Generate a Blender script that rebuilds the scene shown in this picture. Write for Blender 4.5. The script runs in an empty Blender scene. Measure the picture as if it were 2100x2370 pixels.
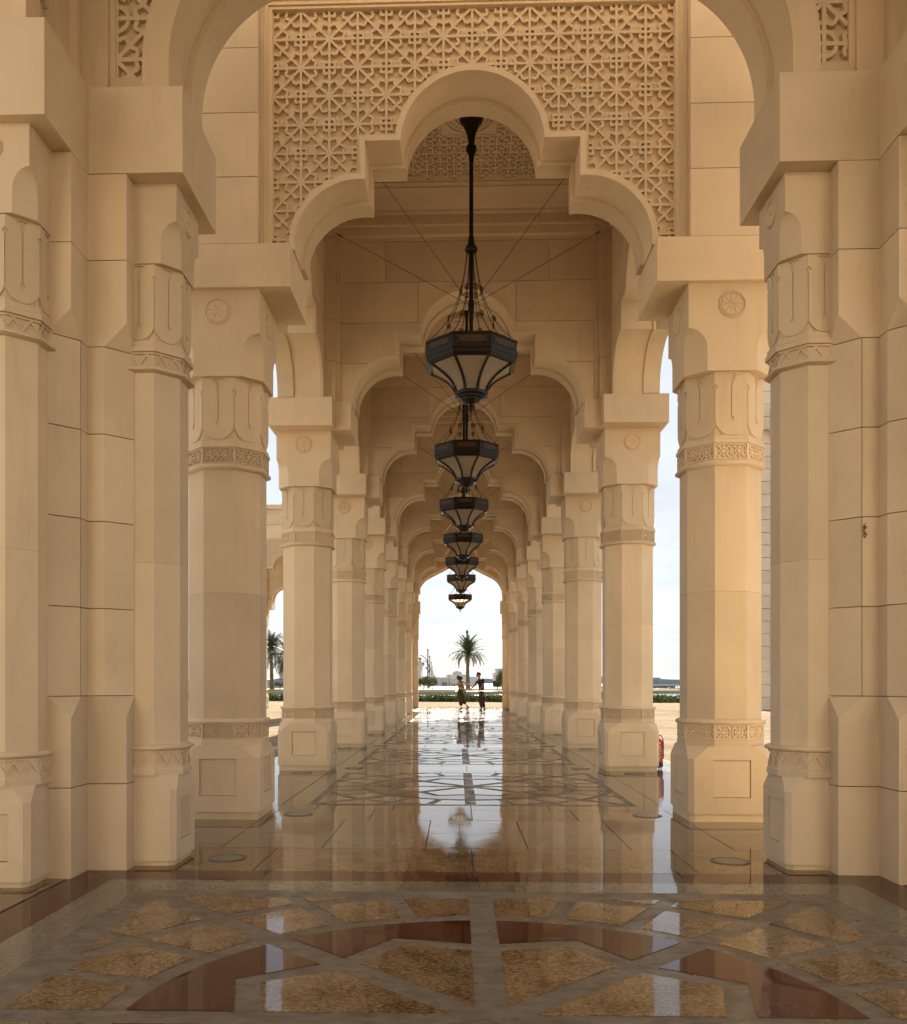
import bpy, bmesh, math, random
from mathutils import Vector, Matrix
R = math.radians
sin, cos, pi, sqrt = math.sin, math.cos, math.pi, math.sqrt
random.seed(7)
sc = bpy.context.scene
COL = sc.collection

# ------------------------------------------------------------------ camera, sky, sun, exposure
cam_d = bpy.data.cameras.new('camera')
cam = bpy.data.objects.new('camera', cam_d); COL.objects.link(cam)
cam_d.sensor_fit = 'HORIZONTAL'; cam_d.sensor_width = 36
cam_d.lens = 2085.5 / 2100 * 36
cam_d.shift_x = (1050 - 991.8) / 2100
cam_d.shift_y = (1579.9 - 1185) / 2100
cam_d.clip_start = 0.05; cam_d.clip_end = 20000
cam.location = (-0.1377, 0, 1.3)
cam.rotation_euler = (R(90), 0, 0.0325)
sc.camera = cam

SUN_EL, SUN_AZ = 23.0, 3.0      # azimuth from +Y towards +X
world = bpy.data.worlds.new('World'); sc.world = world; world.use_nodes = True
wn = world.node_tree.nodes; wl = world.node_tree.links; wn.clear()
def wnode(t, **k):
    n = wn.new(t)
    for a, b in k.items(): setattr(n, a, b)
    return n
w_out = wnode('ShaderNodeOutputWorld'); w_bg = wnode('ShaderNodeBackground')
sky = wnode('ShaderNodeTexSky'); sky.sky_type = 'NISHITA'; sky.sun_disc = False
sky.sun_elevation = R(SUN_EL); sky.sun_rotation = R(SUN_AZ)
sky.air_density = 1.0; sky.dust_density = 0.3; sky.ozone_density = 1.0
w_tc = wnode('ShaderNodeTexCoord'); w_map = wnode('ShaderNodeMapping')
w_map.inputs['Scale'].default_value = (1.6, 1.6, 6.0); w_map.inputs['Location'].default_value = (3.1, 0.4, 0.2)
w_noise = wnode('ShaderNodeTexNoise'); w_noise.inputs['Scale'].default_value = 2.6; w_noise.inputs['Detail'].default_value = 5; w_noise.inputs['Roughness'].default_value = 0.62
w_ramp = wnode('ShaderNodeValToRGB'); w_ramp.color_ramp.elements[0].position = 0.42; w_ramp.color_ramp.elements[1].position = 0.66
w_mix = wnode('ShaderNodeMix', data_type='RGBA')
w_mul = wnode('ShaderNodeMath', operation='MULTIPLY'); w_mul.inputs[1].default_value = 0.09
wl.new(w_tc.outputs['Generated'], w_map.inputs['Vector']); wl.new(w_map.outputs['Vector'], w_noise.inputs['Vector'])
wl.new(w_noise.outputs['Fac'], w_ramp.inputs['Fac']); wl.new(w_ramp.outputs['Color'], w_mul.inputs[0])
w_add = wnode('ShaderNodeMath', operation='ADD'); w_add.inputs[1].default_value = 0.90
wl.new(w_mul.outputs['Value'], w_add.inputs[0]); wl.new(w_add.outputs['Value'], w_mix.inputs['Factor']); wl.new(sky.outputs['Color'], w_mix.inputs['A'])
w_mix.inputs['B'].default_value = (4.15, 4.42, 4.75, 1)
wl.new(w_mix.outputs['Result'], w_bg.inputs['Color']); wl.new(w_bg.outputs['Background'], w_out.inputs['Surface'])
w_bg.inputs['Strength'].default_value = 0.05

sun_d = bpy.data.lights.new('sun', 'SUN'); sun_d.energy = 5.0; sun_d.angle = R(0.5); sun_d.color = (1.0, 0.92, 0.79)
sun = bpy.data.objects.new('sun', sun_d); COL.objects.link(sun)
S = Vector((sin(R(SUN_AZ)) * cos(R(SUN_EL)), cos(R(SUN_AZ)) * cos(R(SUN_EL)), sin(R(SUN_EL))))
sun.rotation_euler = S.to_track_quat('Z', 'Y').to_euler()
sun.location = (5, 60, 40)

sc.view_settings.view_transform = 'Standard'; sc.view_settings.look = 'None'
sc.view_settings.exposure = 1.97; sc.view_settings.gamma = 1.0
sc.view_settings.use_curve_mapping = False
cy = sc.cycles
cy.max_bounces = 8; cy.diffuse_bounces = 5; cy.glossy_bounces = 3; cy.transmission_bounces = 4
cy.caustics_reflective = False; cy.caustics_refractive = False
cy.sample_clamp_indirect = 6.0; cy.sample_clamp_direct = 0.74; cy.use_denoising = True; cy.use_adaptive_sampling = True; cy.adaptive_threshold = 0.025

# ------------------------------------------------------------------ materials
MATS = {}
def new_mat(name):
    m = bpy.data.materials.new(name); m.use_nodes = True; MATS[name] = m
    nt = m.node_tree; nt.nodes.clear()
    out = nt.nodes.new('ShaderNodeOutputMaterial'); p = nt.nodes.new('ShaderNodeBsdfPrincipled')
    nt.links.new(p.outputs[0], out.inputs[0])
    return m, nt, p, out
def N(nt, t, ins=None, **k):
    n = nt.nodes.new(t)
    for a, b in k.items(): setattr(n, a, b)
    for a, b in (ins or {}).items():
        if isinstance(b, bpy.types.NodeSocket): nt.links.new(b, n.inputs[a])
        else: n.inputs[a].default_value = b
    return n
def ramp(nt, fac, stops):
    n = nt.nodes.new('ShaderNodeValToRGB'); cr = n.color_ramp
    while len(cr.elements) < len(stops): cr.elements.new(0.5)
    for e, (p, c) in zip(cr.elements, stops):
        e.position = p; e.color = (c[0], c[1], c[2], 1) if len(c) == 3 else c
    nt.links.new(fac, n.inputs['Fac']); return n
def coords(nt, rand=40.0):
    tc = N(nt, 'ShaderNodeTexCoord'); oi = N(nt, 'ShaderNodeObjectInfo')
    mul = N(nt, 'ShaderNodeMath', {0: oi.outputs['Random'], 1: rand}, operation='MULTIPLY')
    cmb = N(nt, 'ShaderNodeCombineXYZ', {'X': mul.outputs[0], 'Y': mul.outputs[0], 'Z': mul.outputs[0]})
    add = N(nt, 'ShaderNodeVectorMath', {0: tc.outputs['Object'], 1: cmb.outputs[0]}, operation='ADD')
    return add.outputs[0], oi

def stone(name, col, rough=0.72, var=0.10, bump=0.06, stain=0.26):
    m, nt, p, out = new_mat(name)
    v, oi = coords(nt)
    big = N(nt, 'ShaderNodeTexNoise', {'Vector': v, 'Scale': 1.3, 'Detail': 3.0, 'Roughness': 0.6})
    st_map = N(nt, 'ShaderNodeMapping', {'Vector': v, 'Scale': (3.2, 3.2, 0.55)})
    st = N(nt, 'ShaderNodeTexNoise', {'Vector': st_map.outputs[0], 'Scale': 2.1, 'Detail': 4.0, 'Roughness': 0.68})
    strp = ramp(nt, st.outputs['Fac'], [(0.55, (0, 0, 0)), (0.78, (1, 1, 1))])
    fine = N(nt, 'ShaderNodeTexNoise', {'Vector': v, 'Scale': 160.0, 'Detail': 1.0, 'Roughness': 0.7})
    pits = N(nt, 'ShaderNodeTexNoise', {'Vector': v, 'Scale': 34.0, 'Detail': 2.0, 'Roughness': 0.65})
    pr = ramp(nt, pits.outputs['Fac'], [(0.70, (0, 0, 0)), (0.78, (1, 1, 1))])
    c1 = ramp(nt, big.outputs['Fac'], [(0.25, tuple(x * (1 - var) for x in col)), (0.75, tuple(min(1, x * (1 + var * .7)) for x in col))])
    sf = N(nt, 'ShaderNodeMath', {0: strp.outputs[0], 1: stain}, operation='MULTIPLY')
    c2 = N(nt, 'ShaderNodeMix', {'Factor': sf.outputs[0], 'A': c1.outputs[0], 'B': (col[0] * .60, col[1] * .50, col[2] * .40, 1)}, data_type='RGBA')
    pf = N(nt, 'ShaderNodeMath', {0: pr.outputs[0], 1: 0.10}, operation='MULTIPLY')
    c3 = N(nt, 'ShaderNodeMix', {'Factor': pf.outputs[0], 'A': c2.outputs['Result'], 'B': (col[0] * .7, col[1] * .64, col[2] * .55, 1)}, data_type='RGBA')
    rv = N(nt, 'ShaderNodeMapRange', {'Value': oi.outputs['Random'], 'To Min': 0.89, 'To Max': 1.06})
    hs = N(nt, 'ShaderNodeHueSaturation', {'Value': rv.outputs[0], 'Color': c3.outputs['Result']})
    nt.links.new(hs.outputs[0], p.inputs['Base Color'])
    p.inputs['Roughness'].default_value = rough; p.inputs['Specular IOR Level'].default_value = 0.35
    ad = N(nt, 'ShaderNodeMath', {0: fine.outputs['Fac'], 1: pits.outputs['Fac']}, operation='ADD')
    b = N(nt, 'ShaderNodeBump', {'Height': ad.outputs[0], 'Strength': bump, 'Distance': 0.01})
    nt.links.new(b.outputs[0], p.inputs['Normal'])
    return m
CREAM = (0.665, 0.521, 0.347)
stone('stone', CREAM)
stone('stone_pale', (0.72, 0.585, 0.43))
stone('base_stone', (0.62, 0.49, 0.30), stain=0.30)
stone('stone_far', (0.66, 0.56, 0.44), stain=0.05)
stone('wall_grey', (0.50, 0.46, 0.41), stain=0.1)

def granite(name, stops, scale, rough, bump=0.006, mid=None, spec=0.30, streak=(1, 1, 1)):
    m, nt, p, out = new_mat(name)
    v, oi = coords(nt, 13.0)
    mp = N(nt, 'ShaderNodeMapping', {'Vector': v, 'Scale': streak})
    a = N(nt, 'ShaderNodeTexNoise', {'Vector': mp.outputs[0], 'Scale': scale, 'Detail': 4.0, 'Roughness': 0.75})
    b_ = N(nt, 'ShaderNodeTexVoronoi', {'Vector': mp.outputs[0], 'Scale': scale * 1.7})
    big = N(nt, 'ShaderNodeTexNoise', {'Vector': v, 'Scale': 5.5, 'Detail': 4.0, 'Roughness': 0.6})
    x = N(nt, 'ShaderNodeMix', {'Factor': 0.32, 'A': a.outputs['Fac'], 'B': b_.outputs['Distance']}, data_type='FLOAT')
    x2 = N(nt, 'ShaderNodeMath', {0: big.outputs['Fac'], 1: 0.36}, operation='MULTIPLY')
    x3 = N(nt, 'ShaderNodeMath', {0: x.outputs['Result'], 1: x2.outputs[0]}, operation='ADD')
    x4 = N(nt, 'ShaderNodeMath', {0: x3.outputs[0], 1: 0.18}, operation='SUBTRACT')
    r_ = ramp(nt, x4.outputs[0], stops)
    rv = N(nt, 'ShaderNodeMapRange', {'Value': oi.outputs['Random'], 'To Min': 0.86, 'To Max': 1.08})
    hs = N(nt, 'ShaderNodeHueSaturation', {'Value': rv.outputs[0], 'Color': r_.outputs[0]})
    nt.links.new(hs.outputs[0], p.inputs['Base Color'])
    sm = N(nt, 'ShaderNodeTexNoise', {'Vector': v, 'Scale': 5.0, 'Detail': 3.0, 'Roughness': 0.7})
    rr = N(nt, 'ShaderNodeMapRange', {'Value': sm.outputs['Fac'], 'From Min': 0.3, 'From Max': 0.7, 'To Min': rough * 0.45, 'To Max': rough * 1.8})
    nt.links.new(rr.outputs[0], p.inputs['Roughness'])
    p.inputs['Specular IOR Level'].default_value = spec
    wv = N(nt, 'ShaderNodeTexNoise', {'Vector': v, 'Scale': 7.0, 'Detail': 2.0})
    bm_ = N(nt, 'ShaderNodeBump', {'Height': wv.outputs['Fac'], 'Strength': bump * 4, 'Distance': 0.01})
    nt.links.new(bm_.outputs[0], p.inputs['Normal'])
    return m
granite('granite_brown', [(0.28, (0.0320, 0.0160, 0.0064)), (0.42, (0.1320, 0.0688, 0.0240)), (0.52, (0.2120, 0.1200, 0.0480)), (0.62, (0.3360, 0.2280, 0.1200)), (0.74, (0.1280, 0.0640, 0.0208))], 33, 0.04, streak=(1, 2.0, 1), spec=0.28)
granite('granite_tan', [(0.30, (0.1318, 0.0892, 0.0510)), (0.5, (0.2167, 0.1513, 0.0892)), (0.7, (0.2890, 0.2082, 0.1292))], 18, 0.05, streak=(1, 1.5, 1))
granite('granite_olive', [(0.30, (0.1062, 0.0850, 0.0527)), (0.5, (0.1615, 0.1318, 0.0850)), (0.72, (0.2125, 0.1742, 0.1173))], 30, 0.04)
granite('granite_red', [(0.30, (0.0515, 0.0148, 0.0070)), (0.5, (0.0819, 0.0234, 0.0109)), (0.72, (0.1092, 0.0351, 0.0179))], 45, 0.035, spec=0.17)
granite('marble_grey', [(0.25, (0.1200, 0.0864, 0.0544)), (0.5, (0.1960, 0.1488, 0.0976)), (0.68, (0.2400, 0.1880, 0.1280)), (0.80, (0.1280, 0.0944, 0.0624))], 6, 0.36, streak=(1, 2.2, 1), spec=0.22)
granite('granite_carpet', [(0.28, (0.10, 0.060, 0.032)), (0.5, (0.235, 0.155, 0.088)), (0.7, (0.34, 0.245, 0.15))], 20, 0.035)


def simple(name, col, rough=0.5, metal=0.0, spec=0.5, noise=0.0, nscale=20.0):
    m, nt, p, out = new_mat(name)
    p.inputs['Base Color'].default_value = (*col, 1); p.inputs['Roughness'].default_value = rough
    p.inputs['Metallic'].default_value = metal; p.inputs['Specular IOR Level'].default_value = spec
    if noise:
        v, oi = coords(nt)
        t = N(nt, 'ShaderNodeTexNoise', {'Vector': v, 'Scale': nscale, 'Detail': 5.0})
        r_ = ramp(nt, t.outputs['Fac'], [(0.3, tuple(c * (1 - noise) for c in col)), (0.7, tuple(min(1, c * (1 + noise)) for c in col))])
        nt.links.new(r_.outputs[0], p.inputs['Base Color'])
    return m
simple('bronze', (0.016, 0.010, 0.007), 0.42, 0.3, spec=0.35, noise=0.35, nscale=30)
simple('cable', (0.10, 0.06, 0.03), 0.5, 0.3)
simple('iron', (0.03, 0.03, 0.032), 0.5, 0.4)
simple('uplight_rim', (0.14, 0.10, 0.065), 0.45, 0.4)
simple('grout', (0.045, 0.035, 0.024), 0.9)
simple('red_paint', (0.33, 0.012, 0.01), 0.3, noise=0.12)
simple('black_rubber', (0.012, 0.012, 0.012), 0.55)
simple('white_print', (0.75, 0.72, 0.70), 0.5)
simple('brass', (0.55, 0.36, 0.10), 0.3, 0.9)
simple('fret_bronze', (0.10, 0.062, 0.030), 0.45, 0.6)
simple('skin', (0.36, 0.17, 0.10), 0.5, noise=0.06)
simple('hair_dark', (0.030, 0.015, 0.010), 0.5, noise=0.3)
simple('hair_black', (0.018, 0.014, 0.012), 0.5, noise=0.3)
simple('shirt_navy', (0.022, 0.026, 0.034), 0.8, noise=0.2)
simple('shirt_white', (0.70, 0.66, 0.62), 0.8)
simple('trousers_olive', (0.062, 0.048, 0.020), 0.85, noise=0.2)
simple('trousers_brown', (0.055, 0.043, 0.032), 0.85, noise=0.2)
simple('shoe', (0.03, 0.018, 0.014), 0.5)
simple('shoe_sole', (0.6, 0.58, 0.55), 0.6)
simple('trunk', (0.13, 0.095, 0.065), 0.9, noise=0.4, nscale=8)
simple('leaf_palm', (0.085, 0.105, 0.045), 0.5, noise=0.35, nscale=3)
simple('leaf_dry', (0.17, 0.12, 0.06), 0.7, noise=0.3, nscale=3)
simple('leaf_hedge', (0.075, 0.115, 0.025), 0.5, noise=0.4, nscale=2)
simple('leaf_tree', (0.12, 0.125, 0.055), 0.5, noise=0.4, nscale=2)
simple('lawn', (0.13, 0.16, 0.035), 0.9, spec=0.05, noise=0.3, nscale=0.3)
simple('sand', (0.33, 0.265, 0.19), 0.9, spec=0.05, noise=0.15, nscale=0.2)
simple('rock', (0.12, 0.11, 0.095), 0.9, noise=0.4, nscale=0.5)
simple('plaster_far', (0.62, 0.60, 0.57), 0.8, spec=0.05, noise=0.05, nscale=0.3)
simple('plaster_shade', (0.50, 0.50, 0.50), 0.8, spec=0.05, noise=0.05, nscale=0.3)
simple('dome_tile', (0.38, 0.42, 0.44), 0.5, noise=0.1, nscale=0.5)
simple('window_dark', (0.10, 0.13, 0.15), 0.15)
simple('island', (0.33, 0.36, 0.38), 0.9, spec=0.05, noise=0.15, nscale=0.02)  # distance haze painted in as blue-grey, for the island and the far hall
simple('parapet', (0.62, 0.54, 0.44), 0.8, spec=0.05, noise=0.05)
simple('marble_kerb', (0.62, 0.60, 0.56), 0.3, noise=0.2, nscale=3)

# frosted glass of the lanterns
m, nt, p, out = new_mat('frosted_glass')
v, oi = coords(nt)
gn = N(nt, 'ShaderNodeTexNoise', {'Vector': v, 'Scale': 9.0, 'Detail': 4.0})
gr = ramp(nt, gn.outputs['Fac'], [(0.3, (0.33, 0.28, 0.21)), (0.7, (0.47, 0.41, 0.32))])
nt.links.new(gr.outputs[0], p.inputs['Base Color']); p.inputs['Roughness'].default_value = 0.22
tr = N(nt, 'ShaderNodeBsdfTranslucent', {'Color': (0.80, 0.72, 0.58, 1)})
mx = N(nt, 'ShaderNodeMixShader', {0: 0.5, 1: p.outputs[0], 2: tr.outputs[0]}); nt.links.new(mx.outputs[0], out.inputs[0])
# uplight glass
m, nt, p, out = new_mat('uplight_glass')
p.inputs['Base Color'].default_value = (0.15, 0.155, 0.11, 1); p.inputs['Roughness'].default_value = 0.3
# water
m, nt, p, out = new_mat('water')
p.inputs['Base Color'].default_value = (0.10, 0.16, 0.18, 1); p.inputs['Roughness'].default_value = 0.12
tc = N(nt, 'ShaderNodeTexCoord'); mp = N(nt, 'ShaderNodeMapping', {'Vector': tc.outputs['Object'], 'Scale': (0.25, 0.9, 1)})
wv = N(nt, 'ShaderNodeTexNoise', {'Vector': mp.outputs[0], 'Scale': 1.2, 'Detail': 6.0, 'Roughness': 0.6})
wb = N(nt, 'ShaderNodeBump', {'Height': wv.outputs['Fac'], 'Strength': 0.35, 'Distance': 0.15}); nt.links.new(wb.outputs[0], p.inputs['Normal'])
# exterior paving: rows of cream slabs with tan rows and joints
m, nt, p, out = new_mat('paving')
tc = N(nt, 'ShaderNodeTexCoord')
br = N(nt, 'ShaderNodeTexBrick', {'Vector': tc.outputs['Object'], 'Color1': (0.38, 0.315, 0.235, 1), 'Color2': (0.27, 0.21, 0.145, 1), 'Mortar': (0.16, 0.12, 0.085, 1),
      'Scale': 1.0, 'Mortar Size': 0.012, 'Bias': -0.1, 'Brick Width': 1.2, 'Row Height': 0.6})
nz = N(nt, 'ShaderNodeTexNoise', {'Vector': tc.outputs['Object'], 'Scale': 0.35, 'Detail': 6.0, 'Roughness': 0.65})
nr = ramp(nt, nz.outputs['Fac'], [(0.3, (0.82, 0.80, 0.78)), (0.7, (1.05, 1.04, 1.02))])
mm = N(nt, 'ShaderNodeMix', {'Factor': 1.0, 'A': br.outputs['Color'], 'B': nr.outputs[0]}, data_type='RGBA', blend_type='MULTIPLY')
nt.links.new(mm.outputs['Result'], p.inputs['Base Color']); p.inputs['Roughness'].default_value = 0.7; p.inputs['Specular IOR Level'].default_value = 0.0
# far coursed masonry
m, nt, p, out = new_mat('coursed_far')
tc = N(nt, 'ShaderNodeTexCoord'); sx = N(nt, 'ShaderNodeSeparateXYZ', {0: tc.outputs['Object']})
sm = N(nt, 'ShaderNodeMath', {0: sx.outputs['X'], 1: sx.outputs['Y']}, operation='ADD')
cb = N(nt, 'ShaderNodeCombineXYZ', {'X': sm.outputs[0], 'Y': sx.outputs['Z']})
br = N(nt, 'ShaderNodeTexBrick', {'Vector': cb.outputs[0], 'Color1': (0.66, 0.56, 0.44, 1), 'Color2': (0.60, 0.51, 0.40, 1), 'Mortar': (0.30, 0.26, 0.22, 1), 'Scale': 1.0, 'Mortar Size': 0.012, 'Brick Width': 1.5, 'Row Height': 0.602})
nt.links.new(br.outputs['Color'], p.inputs['Base Color']); p.inputs['Roughness'].default_value = 0.8
# patterned blouse
m, nt, p, out = new_mat('blouse_print')
v, oi = coords(nt)
vz = N(nt, 'ShaderNodeTexNoise', {'Vector': v, 'Scale': 11.0, 'Detail': 3.0})
vr = ramp(nt, vz.outputs['Fac'], [(0.38, (0.07, 0.05, 0.035)), (0.5, (0.34, 0.26, 0.18)), (0.6, (0.55, 0.47, 0.37))])
nt.links.new(vr.outputs[0], p.inputs['Base Color']); p.inputs['Roughness'].default_value = 0.8

# ------------------------------------------------------------------ mesh helpers
class MB:
    def __init__(s): s.v = []; s.f = []
    def quadbox(s, c8, skip=()):
        b = len(s.v); s.v += [tuple(c) for c in c8]
        for i, q in enumerate(((0, 3, 2, 1), (4, 5, 6, 7), (0, 1, 5, 4), (1, 2, 6, 5), (2, 3, 7, 6), (3, 0, 4, 7))):
            if i not in skip: s.f.append(tuple(b + k for k in q))
        return s
    def box(s, x0, x1, y0, y1, z0, z1):
        return s.quadbox([(x0, y0, z0), (x1, y0, z0), (x1, y1, z0), (x0, y1, z0), (x0, y0, z1), (x1, y0, z1), (x1, y1, z1), (x0, y1, z1)])
    def prism(s, poly, a0, a1, fn, cap0=True, cap1=True):
        n = len(poly); b = len(s.v)
        s.v += [fn(p, a0) for p in poly] + [fn(p, a1) for p in poly]
        for i in range(n):
            j = (i + 1) % n; s.f.append((b + i, b + j, b + n + j, b + n + i))
        if cap0: s.f.append(tuple(b + i for i in range(n))[::-1])
        if cap1: s.f.append(tuple(b + n + i for i in range(n)))
        return s
    def prism_xy(s, poly, z0, z1, **k): return s.prism(poly, z0, z1, lambda p, a: (p[0], p[1], a), **k)
    def prism_xz(s, poly, y0, y1, **k): return s.prism(poly, y0, y1, lambda p, a: (p[0], a, p[1]), **k)
    def loft(s, rings, caps=True, closed=True):
        n = len(rings[0]); b = len(s.v)
        for r in rings: s.v += [tuple(p) for p in r]
        for k in range(len(rings) - 1):
            for i in range(n if closed else n - 1):
                j = (i + 1) % n; o = b + k * n
                s.f.append((o + i, o + j, o + n + j, o + n + i))
        if caps:
            s.f.append(tuple(b + i for i in range(n))[::-1]); o = b + (len(rings) - 1) * n
            s.f.append(tuple(o + i for i in range(n)))
        return s
    def lathe(s, prof, n=16, c=(0, 0), phase=0.0, caps=True):
        return s.loft([[(c[0] + r * cos(2 * pi * (i + phase) / n), c[1] + r * sin(2 * pi * (i + phase) / n), z) for i in range(n)] for r, z in prof], caps)
    def tube(s, pts, r, n=8, caps=True):
        pts = [Vector(p) for p in pts]; rings = []
        for i, p in enumerate(pts):
            d = (pts[min(i + 1, len(pts) - 1)] - pts[max(i - 1, 0)])
            if d.length < 1e-9: d = Vector((0, 0, 1))
            d.normalize(); up = Vector((0, 0, 1)) if abs(d.z) < .9 else Vector((0, 1, 0))
            a = d.cross(up).normalized(); b = d.cross(a).normalized()
            rr = r[i] if isinstance(r, (list, tuple)) else r
            rings.append([p + (a * cos(2 * pi * k / n) + b * sin(2 * pi * k / n)) * rr for k in range(n)])
        return s.loft(rings, caps)
    def sphere(s, c, r, n=10, m=6, sz=1.0):
        return s.lathe([(max(1e-4, r * sin(pi * k / m)), c[2] - r * sz * cos(pi * k / m)) for k in range(m + 1)], n, (c[0], c[1]), caps=False)
    def add(s, o, fn=None):
        b = len(s.v); s.v += [fn(p) if fn else p for p in o.v]; s.f += [tuple(b + i for i in f) for f in o.f]; return s
    def mesh(s, name, mat, smooth=0.0, norm=True):
        me = bpy.data.meshes.new(name); me.from_pydata([tuple(v) for v in s.v], [], s.f); me.validate()
        if norm:
            bm = bmesh.new(); bm.from_mesh(me)
            bmesh.ops.recalc_face_normals(bm, faces=bm.faces[:]); bm.to_mesh(me); bm.free()
        me.materials.append(MATS[mat])
        if smooth:
            me.polygons.foreach_set('use_smooth', [True] * len(me.polygons)); me.set_sharp_from_angle(angle=R(smooth))
        return me

def put(name, data, parent=None, loc=(0, 0, 0), rotz=0.0, label=None, cat=None, group=None, kind=None, rot=None, scale=None):
    o = bpy.data.objects.new(name, data); COL.objects.link(o)
    o.location = loc; o.rotation_euler = rot if rot else (0, 0, rotz)
    if scale: o.scale = scale
    if parent: o.parent = parent
    if label: o['label'] = label
    if cat: o['category'] = cat
    if group: o['group'] = group
    if kind: o['kind'] = kind
    return o
def thing(name, label, cat, loc=(0, 0, 0), rotz=0.0, group=None, kind=None):
    return put(name, None, None, loc, rotz, label, cat, group, kind)
def octo(a, c, z, cx=0, cy=0):
    return [(cx + x, cy + y, z) for x, y in ((-a + c, -a), (a - c, -a), (a, -a + c), (a, a - c), (a - c, a), (-a + c, a), (-a, a - c), (-a, -a + c))]
OC = 2 - sqrt(2)
def octr(a, z): return octo(a, a * OC, z)
ORD = ['first', 'second', 'third', 'fourth', 'fifth', 'sixth', 'seventh', 'eighth']

# bars lying in the x-z plane (front towards -y), used for carved lattices
def bar(mb, p, q, w, y0, y1):
    p = Vector((p[0], p[1])); q = Vector((q[0], q[1])); d = q - p
    if d.length < 1e-6: return
    d.normalize(); n = Vector((-d.y, d.x)) * (w / 2)
    c = [p - n, q - n, q + n, p + n]
    b = len(mb.v)
    mb.v += [(k.x, y0, k.y) for k in c] + [(k.x, y1, k.y) for k in c]
    mb.f += [(b, b + 1, b + 2, b + 3), (b, b + 4, b + 5, b + 1), (b + 1, b + 5, b + 6, b + 2), (b + 2, b + 6, b + 7, b + 3), (b + 3, b + 7, b + 4, b)]
def clipbars(segs, inside, step=0.012):
    out = []
    for p, q, lay in segs:
        L = math.hypot(q[0] - p[0], q[1] - p[1]); n = max(1, int(L / step)); run = None
        for i in range(n):
            t = (i + .5) / n; x = p[0] + (q[0] - p[0]) * t; z = p[1] + (q[1] - p[1]) * t
            if inside(x, z):
                if run is None: run = i / n
            elif run is not None:
                out.append((run, i / n, p, q, lay)); run = None
        if run is not None: out.append((run, 1.0, p, q, lay))
    res = []
    for a, b, p, q, lay in out:
        f = lambda t: (p[0] + (q[0] - p[0]) * t, p[1] + (q[1] - p[1]) * t)
        res.append((f(a), f(b), lay))
    return res
def star_lattice(pitch, ox, oz, i0, i1, j0, j1, inside, w, y_front, y_back, node='box'):
    """eight-rayed stars on the even nodes, little square boxes (or rings) on the odd ones"""
    segs = []
    X = lambda i: ox + i * pitch
    Z = lambda j: oz + j * pitch
    for j in range(j0, j1 + 1): segs.append(((X(i0), Z(j)), (X(i1), Z(j)), 0))
    for i in range(i0, i1 + 1): segs.append(((X(i), Z(j0)), (X(i), Z(j1)), 1))
    for i in range(i0, i1 + 1):
        for j in range(j0, j1 + 1):
            cx, cz = X(i), Z(j)
            if (i + j) % 2 == 0:
                for a, lay in ((45, 2), (135, 3)):
                    for sg in (1, -1):
                        dx, dz = cos(R(a)) * sg, sin(R(a)) * sg
                        segs.append(((cx, cz), (cx + dx * pitch * .7072, cz + dz * pitch * .7072), lay))
                pts = []
                for k in range(16):
                    r_ = pitch * (.470 if k % 2 == 0 else .590)
                    pts.append((cx + r_ * cos(k * pi / 8), cz + r_ * sin(k * pi / 8)))
                for k in range(16):
                    segs.append((pts[k], pts[(k + 1) % 16], 4 + k % 2))
            elif node == 'box':
                h = pitch * .19
                for sg in (1, -1):
                    segs.append(((cx - h - w / 2, cz + sg * h), (cx + h + w / 2, cz + sg * h), 6))
                    segs.append(((cx + sg * h, cz - h), (cx + sg * h, cz + h), 7))
            else:
                h = pitch * .30
                for k in range(20):
                    segs.append(((cx + h * cos(k * pi / 10), cz + h * sin(k * pi / 10)), (cx + h * cos((k + 1.12) * pi / 10), cz + h * sin((k + 1.12) * pi / 10)), 6 + k % 2))
    mb = MB()
    for p, q, lay in clipbars(segs, inside):
        if math.hypot(q[0] - p[0], q[1] - p[1]) > 0.004: bar(mb, p, q, w, y_front + lay * .0007, y_back)
    return mb
# ------------------------------------------------------------------ octagonal columns
def face_map(a, k):
    th = k * pi / 4
    n = (cos(th), sin(th)); t = (-sin(th), cos(th))
    return lambda p: (n[0] * (a - p[1]) + t[0] * p[0], n[1] * (a - p[1]) + t[1] * p[0], p[2])
def all_faces(a, mb):
    o = MB()
    for k in range(8): o.add(mb, face_map(a, k))
    return o
def wheel_band(a, z0, z1):
    hw = (a + .017) * math.tan(pi / 8); h = z1 - z0; mb = MB(); zc = (z0 + z1) / 2; w = .0092
    pr = -.017
    n = 2; cw = (2 * hw - .02) / n
    for q in range(n):
        cx = -hw + .01 + cw * (q + .5); ro, ri = h * .475, h * .255
        for rr, m, lay in ((ro, 16, 2), (ri, 12, 4)):
            for i in range(m):
                a0, a1 = 2 * pi * i / m, 2 * pi * (i + 1.08) / m
                bar(mb, (cx + rr * cos(a0), zc + rr * sin(a0)), (cx + rr * cos(a1), zc + rr * sin(a1)), w, pr + (lay + i % 2) * .0005, 0)
        for i in range(4):
            an = i * pi / 4; L = h * (.5 if i % 2 == 0 else .64)
            if i % 2 == 0: L = min(L, cw / 2) if i == 0 else h * .5
            bar(mb, (cx - L * cos(an), zc - L * sin(an)), (cx + L * cos(an), zc + L * sin(an)), w, pr + .0005 * i * .3, 0)
    for sx in (-1, 1): bar(mb, (sx * (hw - .005), z0), (sx * (hw - .005), z1), .012, pr - .002, 0)
    bar(mb, (-hw, z0 + .004), (hw, z0 + .004), .009, pr - .001, 0); bar(mb, (-hw, z1 - .004), (hw, z1 - .004), .009, pr - .001, 0)
    return all_faces(a, mb)
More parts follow.
